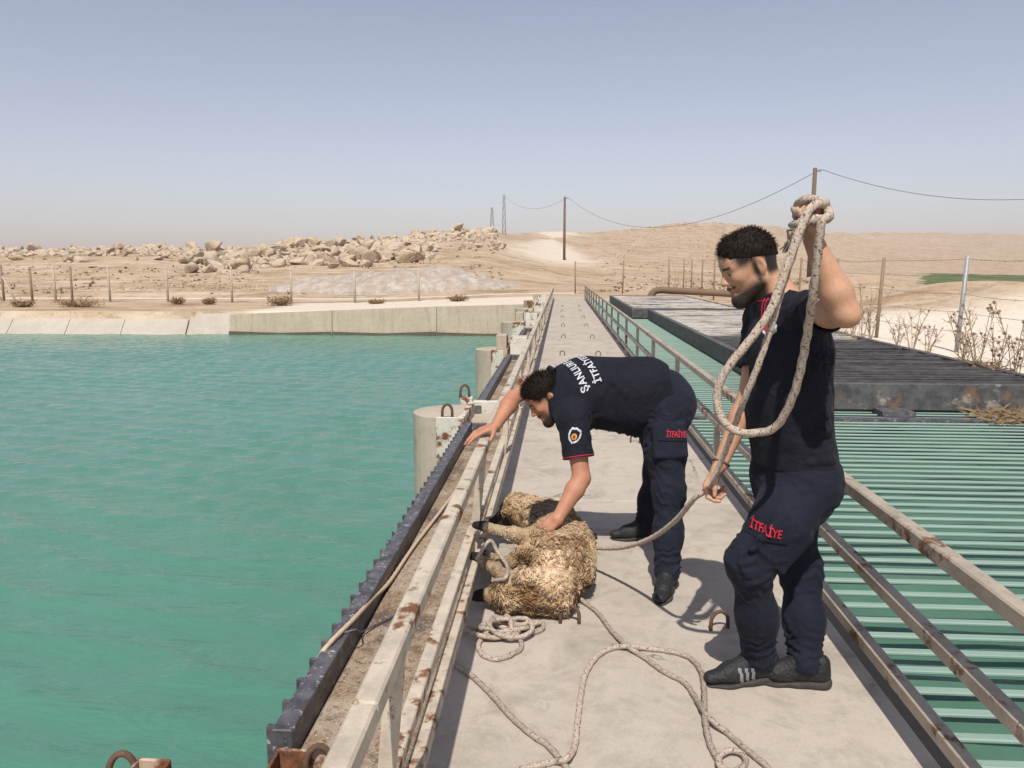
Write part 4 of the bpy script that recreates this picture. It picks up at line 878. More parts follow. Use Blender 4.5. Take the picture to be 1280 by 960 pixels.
# ================================================================ the bending man
def man_bending():
    root = empty('person', (.45, 4.1, 0), 'bending man in navy uniform with back lettering, gripping the sheep and railing', 'person')
    pelvis = px(826, 506, Y=4.10); shC = px(697, 488, Y=4.08); ax = unit(shC - pelvis)             # trunk axis: hips -> shoulders
    lf = unit(V3(.05, -1, -.45) - ax * (V3(.05, -1, -.45) @ ax)); dn = np.cross(ax, lf); dn = dn if dn[2] < 0 else -dn  # belly side
    bk = -dn
    shL = px(716, 524, Y=3.89); shR = px(681, 474, Y=4.32); elL = px(727, 598, Y=3.80); wrL = px(697, 648, Y=3.68); wrR = px(620, 532, Y=3.99); elR = px(641, 498, Y=4.17)
    hipL = pelvis + lf * .10; hipR = pelvis - lf * .10
    anL = px(834, 712, z=.11); anR = px(806, 652, z=.11); knL = px(836, 615, Y=3.86); knR = px(822, 590, Y=4.42)
    H = Frame(px(684, 498, Y=4.02), V3(-.74, -.20, -.64), V3(-.66, .0, .75))
    neckb = shC + bk * .03 + ax * .01
    B = Body(); head(B, H, neckb, beard=.003)
    B.cone(shC, pelvis, .10, .11, .05, (dn, .8)); B.cone(shL, shR, .05, .05, .05)
    arm(B, shL, elL, wrL, (.052, .044, .047, .030)); arm(B, shR, elR, wrR, (.048, .041, .045, .029))
    for a, b, c in ((hipL, knL, anL), (hipR, knR, anR)): B.chain([a, b, c, c - V3(0, 0, .03)], [.08, .052, .036, .034], .04)
    hand(B, wrL, unit(V3(-.76, -.05, -.62)), unit(V3(-.35, .40, -.85)), -1, ((.75, 1.1, .7), (.8, 1.15, .7), (.85, 1.2, .7), (.9, 1.2, .7)), .0, 1.08, .6, V3(-.70, -.35, -.62))
    hand(B, wrR, unit(V3(-.86, -.35, -.28)), V3(-.2, .0, -1), 1, ((.12, .25, .1), (.15, .25, .15), (.2, .3, .2), (.2, .35, .2)), .13, 1.05, .2, V3(.05, -.85, -.35))
    def atts(P): a, b = head_masks(P, H); return {'hair_mask': a * 1.0, 'lip_mask': b}
    body, _, _ = solid(B, .005, 'body', M['skin_b'], root, None, atts)
    for s_ in (1, -1):
        e = Body(); e.ell(H.p(.083, .008, .031 * s_), (.0115, .006, .0125), H.ax); solid(e, .003, 'eye', M['eye'], body)
    hair_cap(B, H, [((.072, .052), .95, -.42), ((.0, .020), .30, -1.0)], (.010, .016, .008), 'hair', root, seed=8, n_str=4200, length=.024)
    # ---- shirt
    S = Body(); fl = (dn, .80); wst = pelvis + ax * .10
    S.cone(shC - ax * .09, wst, .186, .180, .06, fl); S.cone(wst + dn * .015, pelvis - ax * .08 + bk * .035, .185, .170, .06, (dn, .86)); S.cone(shL - lf * .03, shR + lf * .03, .085, .085, .07); S.cone(shC - ax * .02 + bk * .02, neckb + ax * .015, .085, .072, .05)
    S.cone(shC - ax * .18 + bk * .085, wst + bk * .135, .140, .140, .09, (dn, .9)); S.cone(shC - ax * .22 + dn * .035, wst + dn * .04, .15, .145, .06, (dn, .9)); S.cone(shC - ax * .13 + bk * .05 + lf * .06, shC - ax * .13 + bk * .05 - lf * .06, .105, .105, .06)
    cutL = shL + (elL - shL) * .66; cutR = shR + (elR - shR) * .50
    S.cone(shL, cutL + (elL - shL) * .12, .077, .082, .05); S.cone(shR, cutR, .073, .076, .05)
    G = S.grid(.006); G = np.maximum(G, -(G + .013)); P = S.pts()
    for c, nn in ((cutL, elL - shL), (cutR, elR - shR)):
        m = np.linalg.norm(P - c, axis=-1) < .14; G = np.where(m, np.maximum(G, ((P - c) @ unit(nn)).astype(np.float32)), G)
    hem = pelvis - ax * .095; G = np.maximum(G, (-((P - hem) @ unit(ax + dn * .45))).astype(np.float32))
    G = np.maximum(G, ((P - neckb) @ unit(ax + bk * .25)).astype(np.float32) - .035)
    rs = np.random.default_rng(9); fo = []
    for k in range(22):
        t = rs.uniform(.12, .75); a = shC * (1 - t) + pelvis * t + lf * .15 * rs.uniform(.3, 1.) + bk * rs.uniform(-.05, .1); e_ = a + dn * rs.uniform(.12, .24) + ax * rs.uniform(-.16, .02); fo.append((a - dn * .08, e_, .010 * rs.uniform(.5, 1.3), rs.uniform(.010, .015)))
    for k in range(8): a = pelvis + ax * (.05 + .03 * k) + lf * .17 + dn * .08; fo.append((a + dn * .10, a - dn * .15 - ax * (.10 + .02 * k), .011, .013))
    for k in range(6): a = shL - ax * .03 * k + bk * .05; fo.append((a, a - ax * .14 + dn * .08 + lf * .02, .010, .012))
    def disp(P): return folds(P, fo) + .008 * (fbm(P * 9, 3, 12) - .5) + ringfolds(P, shL, cutL, .0035, 2.5, 2) + ringfolds(P, shR, cutR, .004, 3, 4)
    Vv, Ff = nets(G, S.lo, S.h); Vv = Vv + vnormals(Vv, Ff) * disp(Vv)[:, None]
    shirt = link('shirt', mesh(Vv, Ff, True), M['shirt'], root); bv = bvh_of(Vv, Ff)
    collar(root, neckb + ax * .015 , unit(H.p(-.03, -.05) - neckb) + ax * .6, .076)
    for c, e_, s_ in ((cutL, elL - shL, .081), (cutR, elR - shR, .076)):
        d = unit(e_); a1 = unit(np.cross(d, [0.2, 1, 0])); a2 = np.cross(d, a1); pts = []
        for t in np.linspace(0, 2 * math.pi, 33):
            u_ = a1 * math.cos(t) + a2 * math.sin(t); p, _q = cast(bv, c - d * .006 + u_ * .14, -u_); pts.append(p + u_ * .0015 if p is not None and np.linalg.norm(p - c) < .11 else c - d * .006 + u_ * s_)
        MB().tube(pts, .0028, 6, False).build('cuff_piping', M['red'], shirt, True)
    # lettering across the shoulders: reads from the man's left shoulder blade towards his right
    mid = px(727, 466, Y=4.0); vd = unit(V3(0, 0, 1.6) - mid); vd = unit(vd * .35 + bk * .9)
    rr = unit(px(706, 447, Y=4.16) - px(737, 490, Y=3.92)); uu = np.cross(vd, rr); rr = np.cross(uu, vd)
    if uu @ ax < 0: uu, rr = -uu, -rr
    text_on('ŞANLIURFA', bv, mid + uu * .040, rr, uu, .050, M['print'], 'back_lettering', shirt, .004, space=1.08, bold=.0012); text_on('İTFAİYESİ', bv, mid - uu * .036, rr, uu, .050, M['print'], 'back_lettering', shirt, .004, space=1.08, bold=.0012)
    # sleeve crest
    c = px(718, 545, Y=3.78); vd = unit(V3(0, 0, 1.6) - c); rr = unit(np.cross([0, 0, 1], vd) + V3(0, 0, -.35)); uu = np.cross(vd, rr)
    sh = [(-.028, .036), (.0, .044), (.028, .036), (.031, .0), (.022, -.024), (0, -.042), (-.022, -.024), (-.031, .0)]
    patch_on(sh, bv, c, rr, uu, M['print'], 'sleeve_crest', shirt, .003, .004); patch_on([(x * .74, y_ * .76) for x, y_ in sh], bv, c, rr, uu, M['shirt'], 'crest_field', shirt, .0045, .004)
    patch_on([(.014 * math.cos(t), .017 * math.sin(t) - .004) for t in np.linspace(0, 6.28, 16)[:-1]], bv, c, rr, uu, M['gold'], 'crest_flame', shirt, .006, .003); patch_on([(.007 * math.cos(t), .010 * math.sin(t) - .006) for t in np.linspace(0, 6.28, 12)[:-1]], bv, c, rr, uu, M['red'], 'crest_heart', shirt, .007, .003)
    # ---- trousers
    T = Body(); T.cone(pelvis + ax * .12, pelvis - ax * .02 + bk * .02, .162, .162, .06, (dn, .85)); T.cone(hipL - ax * .03 + bk * .03, hipR - ax * .03 + bk * .03, .114, .114, .06)
    T.chain([hipL, hipL * .5 + knL * .5, knL, knL * .45 + anL * .55, anL - V3(0, 0, .02)], [.110, .098, .076, .066, .062], .06); T.chain([hipR, hipR * .5 + knR * .5, knR, knR * .45 + anR * .55, anR - V3(0, 0, .02)], [.116, .096, .074, .064, .060], .06)
    fo2 = []
    for k in range(8): a = hipL - lf * -.09 + V3(.10, 0, .03 - .03 * k); fo2.append((a, a + V3(-.22, -.02, rs.uniform(-.02, .12)), .011, .013))
    def disp2(P):
        return (ringfolds(P, knL * .25 + anL * .75, anL - V3(0, 0, .02), .010, 3.2, 3) + ringfolds(P, hipL * .4 + knL * .6, knL * .5 + anL * .5, .0055, 5, 11) + ringfolds(P, knR * .2 + anR * .8, anR, .009, 3, 5) + folds(P, fo2) + .008 * (fbm(P * 8, 3, 8) - .5))
    pc = hipL * .62 + knL * .38; td_ = unit(knL - hipL); out = unit(V3(.12, -1, .1) - td_ * (V3(.12, -1, .1) @ td_)); T.rbox(pc + out * .10, (.08, .075, .008), (td_, np.cross(out, td_), out), .012, .02)
    G = T.grid(.006); P = T.pts(); G = np.maximum(G, (.07 - P[..., 2]).astype(np.float32)); G = np.maximum(G, ((P - (pelvis + ax * .12)) @ ax).astype(np.float32))
    Vt, Ft = nets(G, T.lo, T.h); Vt = Vt + vnormals(Vt, Ft) * disp2(Vt)[:, None]
    tr = link('trousers', mesh(Vt, Ft, True), M['trouser'], root); bt = bvh_of(Vt, Ft)
    c = px(842, 544, Y=3.80); vd = unit(V3(0, 0, 1.4) - c); rr = unit(V3(1, .12, -.03)); uu = np.cross(vd, rr); uu = unit(uu); rr = np.cross(uu, vd)
    patch_on([(-.080, -.028), (.074, -.03), (.074, .03), (-.080, .032)], bt, c, rr, uu, M['trouser'], 'pocket_flap', tr, .006, .008); text_on('İTFAİYE', bt, c + rr * .012, rr, uu, .042, M['red'], 'pocket_lettering', tr, .009, bold=.0010, xs=.62)
    shoe(anL - V3(0, 0, .11), V3(-.30, -.95, 0), 1.02, root); shoe(anR - V3(0, 0, .11), V3(-.97, -.10, 0), 1.02, root)
    return root, wrL, H
PB, B_wrL, B_H = man_bending()
# ================================================================ the rescued sheep
def sheep():
    root = empty('sheep', (-.05, 3.9, 0), 'tan woolly sheep lying on its side against the cream railing', 'sheep')
    P = lambda x, y, z: px(x, y, z=z)
    r1, r2, r3 = P(700, 706, .165), P(701, 682, .175), P(690, 657, .175); nk = P(664, 642, .20); po = P(645, 634, .235); mz = P(621, 655, .13)
    B = Body(); B.chain([r1, r2, r3, nk], [.150, .150, .128, .095], .06); B.cone(nk, po, .095, .082, .04); B.cone(r1 + V3(.02, .02, 0), r2 + V3(.03, 0, -.03), .135, .135, .05)
    B.cone(po, mz, .064, .042, .03); B.ell(mz, (.046, .042, .042), None, .02); B.ell(po + V3(-.03, -.075, .0), (.05, .016, .026), (V3(-.6, -.7, -.3), V3(.2, .1, 1), V3(.7, -.6, 0)), .012)
    fh = P(603, 657, .29); fk = P(642, 668, .315); fs = P(678, 674, .285); B.chain([fs, fk, fh], [.046, .032, .022], .02); B.ell(fk, (.036, .034, .034), None, .02); B.ell(fh * .9 + fk * .1, (.03, .027, .027), None, .015); B.cone(fh, fh + V3(-.03, .005, .0), .025, .022, .01)
    gs, gk, gh = P(660, 688, .24), P(632, 706, .17), P(608, 692, .09); B.chain([gs, gk, gh], [.042, .030, .022], .03)
    hs, hk, hh = P(668, 722, .20), P(634, 722, .17), P(597, 696, .15); B.chain([hs, hk, hh], [.045, .032, .022], .03); B.cone(hh, hh + V3(-.03, .01, 0), .024, .02, .01)
    ws, wk, wf = P(692, 738, .12), P(640, 743, .095), P(600, 744, .07); B.chain([ws, wk, wf], [.105, .060, .028], .04); B.cone(wf, wf + V3(-.035, 0, -.01), .026, .022, .01)
    er = P(668, 634, .27); B.ell(er, (.055, .040, .014), (V3(.9, -.2, -.3), V3(.2, .5, -.6), V3(.2, .5, .8)), .01)
    tl = P(735, 668, .06); B.cone(r2 + V3(.12, .06, -.1), tl, .045, .03, .03); B.cone(tl, tl + V3(.03, .0, -.01), .03, .02, .02)
    legs = [(fs * .35 + fk * .65, fk), (fk, fh), (gs * .3 + gk * .7, gk), (gk, gh), (hs * .3 + hk * .7, hk), (hk, hh), (wk * .5 + wf * .5, wf)]; tips = [(fk, fh), (gk, gh), (hk, hh), (wk, wf)]
    def seg(Q, a, b):
        ab = b - a; t = np.clip((Q - a) @ ab / (ab @ ab), 0, 1); return np.linalg.norm(Q - a - t[:, None] * ab, axis=1), t
    def regions(Q):
        dark = np.maximum(sstep(.095, .07, np.linalg.norm((Q - P(681, 636, .30)) * V3(.75, .6, .6), axis=1)), 0)           # dark patch behind the ear
        d, t = seg(Q, po * .55 + mz * .45, mz); face = sstep(.09, .05, d)
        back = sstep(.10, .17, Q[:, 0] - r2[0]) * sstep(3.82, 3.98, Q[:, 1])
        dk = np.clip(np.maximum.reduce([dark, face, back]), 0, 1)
        leg = np.zeros(len(Q)); hoof = np.zeros(len(Q))
        for a, b in legs:
            d, t = seg(Q, a, b); leg = np.maximum(leg, sstep(.050, .036, d) * sstep(-.3, .1, t))
        for a, b in tips: hoof = np.maximum(hoof, sstep(.07, .045, np.linalg.norm(Q - b - unit(b - a) * .012, axis=1)))
        belly = sstep(.19, .08, np.linalg.norm((Q - P(690, 690, .31)) * V3(.8, 1, .8), axis=1))
        return dk, leg, hoof, belly
    def atts(Q): a, b, c, d = regions(Q); return {'dark': a, 'leg': b, 'hoof': c, 'belly': d}
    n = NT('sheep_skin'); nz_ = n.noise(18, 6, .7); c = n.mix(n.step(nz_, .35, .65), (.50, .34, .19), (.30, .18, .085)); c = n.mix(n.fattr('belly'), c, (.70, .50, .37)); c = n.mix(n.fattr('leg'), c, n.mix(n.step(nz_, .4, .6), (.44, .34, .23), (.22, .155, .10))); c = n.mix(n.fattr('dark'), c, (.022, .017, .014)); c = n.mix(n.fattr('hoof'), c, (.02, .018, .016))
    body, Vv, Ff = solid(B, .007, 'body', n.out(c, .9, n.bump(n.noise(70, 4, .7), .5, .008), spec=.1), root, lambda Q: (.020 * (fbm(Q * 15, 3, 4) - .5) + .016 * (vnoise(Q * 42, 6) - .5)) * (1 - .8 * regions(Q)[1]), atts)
    # fleece: thousands of curled locks
    N = vnormals(Vv, Ff); dk, leg, hoof, belly = regions(Vv); rs = np.random.default_rng(3); keep = np.where((hoof < .2) & (Vv[:, 2] > .02))[0]; keep = keep[(leg[keep] < .35) | (rs.random(len(keep)) < .4)]
    dface = seg(Vv, po * .35 + mz * .65, mz)[0]; keep = keep[dface[keep] > .06]
    idx = rs.choice(keep, 24000); V_, F_, tone, dkv = [], [], [], []
    flow = V3(.25, -.75, -.55); legd = unit(fh - fk)
    NA, NB, NC = vnoise(Vv * 16, 3) - .5, fbm(Vv * 15, 2, 51) - .5, vnoise(Vv * 13, 8) - .5
    for i in idx:
        p, q = Vv[i], N[i]; bl = belly[i]; L_ = rs.uniform(.013, .030) * (1 - .45 * bl) * (1 if dk[i] < .5 else .55) * (1 - .78 * leg[i]) * (1.0 + .35 * sstep(3.85, 3.62, p[1])); fw_ = flow * (1 - leg[i]) + legd * leg[i]; fl_ = fw_ - q * (fw_ @ q);  sd_ = np.cross(q, fl_); ang = 5.5 * (NB[i]) * (1 - leg[i])
        d = unit(q * rs.uniform(.10, .40) + unit(fl_) * .8 * math.cos(ang) + unit(sd_) * .8 * math.sin(ang) + rs.normal(size=3) * .10); s_ = unit(np.cross(d, q + rs.normal(size=3) * .2)); b_ = np.cross(d, s_); w = rs.uniform(.0026, .0052); k = len(V_); tn = np.clip(.5 + NC[i] * 2.0 + rs.normal() * .13 + .6 * bl, 0, 1); ph = rs.uniform(0, 6.28)
        for j in range(4):
            t = j / 3; c_ = p - q * .004 + d * L_ * t - V3(0, 0, .006) * t * t + s_ * .006 * math.sin(ph + 4.5 * t) * t * 1.5 + q * .005 * math.sin(3.1 * t); ww = w * (1, 1.1, .8, .12)[j]
            V_ += [c_ + s_ * ww, c_ + b_ * ww * .6, c_ - s_ * ww]; tone += [tn * (1 - .25 * t)] * 3; dkv += [dk[i]] * 3
        F_ += [(k + 3 * j + a, k + 3 * j + (a + 1) % 3, k + 3 * j + 3 + (a + 1) % 3, k + 3 * j + 3 + a) for j in range(3) for a in range(3)]
    me = mesh(np.array(V_), np.array(F_), True); fatt(me, 'tone', tone); fatt(me, 'dark', dkv)
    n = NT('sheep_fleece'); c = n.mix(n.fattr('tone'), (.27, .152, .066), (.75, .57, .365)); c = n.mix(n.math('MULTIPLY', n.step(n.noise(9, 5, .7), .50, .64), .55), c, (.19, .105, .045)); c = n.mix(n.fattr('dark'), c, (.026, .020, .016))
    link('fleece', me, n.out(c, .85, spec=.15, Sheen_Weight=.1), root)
    return root, fs, fk, r1, r2
SHP, S_fs, S_fk, S_r1, S_r2 = sheep()

# ================================================================ ropes
n = NT('flecked_rope'); uvs = n.sep(n.uv())
tick = n.math('FRACT', n.math('ADD', n.math('MULTIPLY', uvs[1], 26.0), n.math('MULTIPLY', uvs[0], 2.0))); tick2 = n.math('FRACT', n.math('ADD', n.math('MULTIPLY', uvs[1], 26.0), n.math('MULTIPLY', uvs[0], -1.0)))
cb = n.n.new('ShaderNodeCombineXYZ'); n.set(cb.inputs[0], n.math('ADD', n.math('MULTIPLY', uvs[0], 4.0), n.math('MULTIPLY', uvs[1], 22.0))); n.set(cb.inputs[1], n.math('MULTIPLY', uvs[1], 60.0))
tk = n.math('MULTIPLY', n.step(n.noise(2.4, 3, .6, v=cb.outputs[0]), .50, .56), n.math('ADD', .45, n.math('MULTIPLY', n.step(tick, .6, .8), .55)))
c = n.mix(n.noise(40, 5, .7), (.40, .32, .255), (.56, .475, .40)); c = n.mix(n.math('MULTIPLY', n.step(n.noise(11, 5, .7), .5, .72), .5), c, (.32, .24, .17)); c = n.mix(n.math('MULTIPLY', tk, .92), c, (.085, .055, .042))
br = n.math('ADD', n.math('FRACT', n.math('ADD', n.math('MULTIPLY', uvs[1], 78.0), n.math('MULTIPLY', uvs[0], 3.0))), n.math('FRACT', n.math('ADD', n.math('MULTIPLY', uvs[1], 78.0), n.math('MULTIPLY', uvs[0], -3.0))))
M['rope'] = n.out(c, .9, n.bump(br, .5, .004), spec=.1)
n = NT('tan_rope'); c = n.mix(n.noise(50, 5, .7), (.42, .31, .21), (.58, .46, .34)); M['rope_tan'] = n.out(c, .92, spec=.1)
def rope(name, pts, r, m, label=None, parent=None, group=None, step=.010, n_=10):
    Q = resample(spline(pts, 14), step)
    o = MB().tube(Q, r, n_, True, 2 * math.pi / .062, 3, .10).build(name, m, parent, True, True)
    if label: tag(o, label, 'rope', group)
    return o
K = lambda x, y, Y: px(x, y, Y=Y)
G_ = lambda x, y, z=.012: px(x, y, z=z)
RR = .0135
hc = A_wrL + V3(-.015, -.02, .055)                                     # centre of the raised fist
# the big loop hanging from the raised fist
lr = empty('rope', tuple(hc), 'thick flecked rope hanging in a long loop from the raised fist', 'rope')
loop = [hc + V3(.035, -.03, .05), hc + V3(-.01, -.055, .045), K(1006, 273, 2.42), K(982, 337, 2.44), K(964, 386, 2.46), K(943, 418, 2.48), K(907, 464, 2.52), K(896, 496, 2.55), K(903, 525, 2.56), K(921, 539, 2.56), K(946, 541, 2.55), K(971, 532, 2.53), K(992, 493, 2.50), K(1005, 440, 2.47), K(1017, 362, 2.41), K(1026, 283, 2.40), hc + V3(.035, -.055, .015), hc + V3(.03, -.01, .05), hc + V3(-.02, .01, .05)]
rope('loop', loop, RR, M['rope'], parent=lr)
# coils round the fist and the frayed end
for k, (dz, r_, tl) in enumerate(((.012, .054, .15), (.034, .050, -.25), (.052, .044, .3))):
    rope('coil', [hc + V3(r_ * math.cos(t) * 1.0, r_ * .95 * math.sin(t), dz - .01 + tl * .08 * math.cos(t + k)) for t in np.linspace(.3 + k, 6.1 + k, 14)], RR * .92, M['rope'], parent=lr)
b = MB(); fe = hc + V3(-.060, -.02, -.045); rs = np.random.default_rng(2)
for k in range(26):
    d = unit(V3(-.20, -.1, -.95) + rs.normal(size=3) * .22); b.tube([fe + rs.normal(size=3) * .006 + V3(.03, 0, .035), fe + rs.normal(size=3) * .008, fe + d * .03, fe + d * rs.uniform(.035, .06) + rs.normal(size=3) * .006], [.005, .005, .004, .0015], 4)
n = NT('frayed_dark'); M['fray'] = n.out(n.mix(n.noise(80, 3), (.10, .075, .055), (.25, .20, .15)), .95); b.build('frayed_end', M['fray'], lr)
# strand from the fist through the lowered hand down to the sheep
hR = A_wrR + V3(-.045, -.035, -.075)
strand = [hc + V3(-.02, -.05, .03), K(1003, 283, 2.44), K(980, 352, 2.47), K(964, 408, 2.50), K(946, 461, 2.55), K(929, 503, 2.62), K(915, 542, 2.74), K(900, 580, 2.84), hR, K(868, 623, 2.93), K(845, 650, 3.10), K(815, 672, 3.36), K(780, 684, 3.62), K(748, 685, 3.82), K(728, 682, 3.92)]
rope('rope', strand, RR * .82, M['rope'], 'rope running from the raised fist through the lowered hand to the sheep')
rope('rope', [G_(556, 812), G_(566, 828), G_(591, 846), G_(616, 870), G_(638, 895), G_(663, 917), G_(685, 932), G_(702, 952), G_(735, 990)], RR * .82, M['rope'], 'flecked rope on the deck running from the railing shadow to the bottom edge')
rope('rope', [G_(610, 985), G_(640, 966), G_(668, 958), G_(692, 952), G_(707, 949, .03), G_(718, 934), G_(722, 901), G_(726, 870), G_(732, 842), G_(747, 820), G_(766, 810), G_(785, 808, .022), G_(810, 811), G_(841, 815), G_(863, 823), G_(876, 839), G_(880, 861), G_(881, 895, .02), G_(887, 929), G_(899, 953), G_(915, 990)], RR * .82, M['rope'], 'flecked rope curving in a wide arch across the bare deck')
rope('rope', [G_(722, 745, .03), G_(733, 755), G_(748, 767), G_(763, 787), G_(782, 806, .02), G_(804, 821), G_(829, 839), G_(855, 853), G_(869, 872), G_(885, 896, .03), G_(910, 917), G_(935, 939), G_(957, 957), G_(990, 992)], RR * .80, M['rope'], 'flecked rope running straight from under the sheep to the standing man\'s toes')
rope('rope', [G_(915 + 17 * math.cos(t), 951 + 13 * math.sin(t), .014 + .012 * math.sin(t / 2)) for t in np.linspace(-.4, 6.6, 16)], RR * .75, M['rope'], 'small ring of rope at the bottom edge beside the long rope')
# heap of rope beside the rump
pts = []; rs = np.random.default_rng(11); t = 0
for k in range(62):
    t += .42; a = .055 + .035 * math.sin(t * .37) + .02 * math.sin(t * 1.7); c = px(628 + 14 * math.sin(t * .21), 786 + 4 * math.cos(t * .33), z=.02); pts.append(c + V3(a * 1.45 * math.cos(t) + .03 * math.sin(.6 * t), a * .95 * math.sin(t), .0 + .030 * (.5 + .5 * math.sin(t * .53)) + .012 * math.sin(2.3 * t)))
pts += [G_(652, 805), G_(640, 818), G_(620, 824), G_(603, 818), G_(598, 806), G_(606, 796), G_(625, 790, .03), G_(655, 785, .03), G_(676, 778, .02), G_(678, 786), G_(665, 792)]
rope('rope', pts, RR * .80, M['rope'], 'tangled heap of pale rope beside the sheep\'s hind leg')
# rope on the ledge, over the rack beam; rope round the sheep's forelegs
rope('rope', [px(388, 842, z=-.10), px(399, 822, z=.05), px(413, 803, z=.098), px(443, 773, z=.10), px(467, 747, z=.045), px(487, 727, z=.01), px(517, 683, z=.006), px(550, 640, z=.006), px(572, 610, z=.006), px(592, 580, z=.006)], .010, M['rope_tan'], 'tan rope lying along the ledge and over the dark rack beam')
rope('rope', [px(595, 700, z=.22), px(612, 676, z=.30), px(622, 690, z=.24), px(634, 708, z=.21), px(632, 722, z=.20), px(618, 726, z=.15)], .009, M['rope'], 'short rope tied round the sheep\'s legs by the railing')
b = MB(); b.tube(resample(spline([px(425, 792, z=.094), px(445, 787, z=.098), px(452, 790, z=.02), px(470, 781, z=.0), px(492, 770, z=.0)], 8), .01), .004, 6); tag(b.build('cable', M['black'], None, True), 'thin black cable crossing the rack beam on to the ledge', 'cable')
# small stones and grit on the deck
b = MB()
for k in range(260):
    X = RNG.uniform(-.36, 1.16); Yv = 2.2 + 14 * RNG.random() ** 2; r = RNG.uniform(.0015, .0055); a0 = RNG.uniform(0, 6.28)
    b.add([(X + r * math.cos(a0 + t) * RNG.uniform(.6, 1.3), Yv + r * math.sin(a0 + t) * RNG.uniform(.6, 1.3), .0005) for t in (0, 1.57, 3.14, 4.71)] + [(X, Yv, r * .8)], [(0, 1, 4), (1, 2, 4), (2, 3, 4), (3, 0, 4)])
n = NT('pebbles'); tag(b.build('pebbles', n.out(n.mix(n.noise(90, 1), (.18, .14, .11), (.66, .58, .48)), .9), None), 'tiny stones and straw crumbs scattered on the deck', 'pebbles', kind='stuff')
# ================================================================ beyond the water: boulders, fences, poles, plants
def gz(X, Y): return float(ground_z(np.array([X]), np.array([Y]))[0])
def hit(x, y, y0=50., y1=420.):
    """where the photo ray through (x, y) meets the ground"""
    Ys = np.r_[np.linspace(y0, 130, 90), np.linspace(131, y1, 50)] if y1 > 140 else np.linspace(y0, y1, 120); a = np.array([px(x, y, Y=q) for q in (y0, y1)]); t = (Ys - y0) / (y1 - y0); X = a[0, 0] + (a[1, 0] - a[0, 0]) * t; Z = a[0, 2] + (a[1, 2] - a[0, 2]) * t
    g = ground_z(X, Ys); k = np.where(g >= Z)[0]
    return (X[k[0]], Ys[k[0]], g[k[0]]) if len(k) else None
import bmesh
def rock_mesh(seed):
    rs = np.random.default_rng(seed); bm = bmesh.new(); bmesh.ops.create_icosphere(bm, subdivisions=3, radius=1); v = np.array([q.co[:] for q in bm.verts]); f = [[q.index for q in p.verts] for p in bm.faces]; bm.free()
    for k in range(15):                                        # split planes give angular faces
        d = unit(rs.normal(size=3)); c = rs.uniform(.28, .72); e = v @ d - c; v = v - np.where(e > 0, e, 0)[:, None] * d
    v *= 1.35
    v *= V3(rs.uniform(.9, 1.4), rs.uniform(.7, 1.1), rs.uniform(.55, .9)); v += (fbm(v * 3.2 + seed, 4, seed) - .5)[:, None] * v * .22
    return mesh(v, np.array(f))
n = NT('limestone'); a = n.noise(1.6, 8, .7); c = n.mix(n.step(a, .35, .65), (.42, .315, .21), (.60, .485, .355)); c = n.mix(n.math('MULTIPLY', n.step(n.noise(.9, 7, .75), .52, .66), .7), c, (.24, .155, .095)); c = n.mix(n.math('MULTIPLY', n.rnd(), .35), c, (.60, .52, .42))
M['rock'] = n.out(c, .95, n.bump(n.noise(3.5, 8, .75), .8, .25), spec=.08)
rocks = [rock_mesh(k) for k in range(10)]; rs = np.random.default_rng(21)
clusters = [(238, 335, 312, 342, 46, 12, 30, 'tan boulder in the left tumbled pile', 'boulders left of the long rock ridge'),
            (330, 545, 300, 338, 112, 10, 30, 'tan boulder in the long rock ridge', 'boulders of the long rock ridge'),
            (-20, 240, 306, 330, 74, 6, 15, 'pale rock on the far-left ridge', 'boulders on the low far-left ridge'),
            (430, 622, 286, 302, 44, 6, 13, 'pale rock on the skyline', 'boulders on the skyline'),
            (578, 628, 303, 319, 14, 8, 17, 'tan rock in the small trackside heap', 'boulders of the small heap')]
for x0, x1, y0, y1, cnt, s0, s1, lb, gp in clusters:
    k = 0; tries = 0
    while k < cnt and tries < 2000:
        tries += 1; x = rs.uniform(x0, x1); 
        if gp.startswith('boulders of the long') : 
            ytop = np.interp(x, [330, 360, 400, 440, 480, 545], [312, 298, 302, 300, 306, 312]); y = rs.uniform(ytop + 4, 336 - 6 * (x > 470))
        else: y = rs.uniform(y0, y1)
        h_ = hit(x, y)
        if h_ is None:
            D = float(np.interp(x, _sx, _sd)); p = px(x, y, Y=D); h_ = (p[0], D, gz(p[0], D))
            if p[2] - h_[2] > 1.6: continue
        sz = rs.uniform(s0, s1) * (rs.random() ** .6) * h_[1] / 962 * .62 + .12
        o = link('boulder', rocks[rs.integers(0, 10)], M['rock'], None, loc=(h_[0], h_[1], h_[2] + sz * .28), rot=(rs.uniform(-.5, .5), rs.uniform(-.5, .5), rs.uniform(0, 6.28)), scale=(sz * rs.uniform(.8, 1.3), sz * rs.uniform(.8, 1.2), sz * rs.uniform(.75, 1.15))); 
        fx = (x - x0) / (x1 - x0); fy = (y - y0) / (y1 - y0); big = sz / (h_[1] / 962 * .62 * s1)
        lab = '%s %s, %s, %s' % ('large' if big > .62 else 'mid-sized' if big > .36 else 'small', lb, ('left end', 'left of middle', 'middle', 'right of middle', 'right end')[int(np.clip(fx * 5, 0, 4))], ('on the crest', 'halfway up', 'at the foot')[int(np.clip(fy * 3, 0, 2))]); tag(o, lab, 'boulder', gp); k += 1
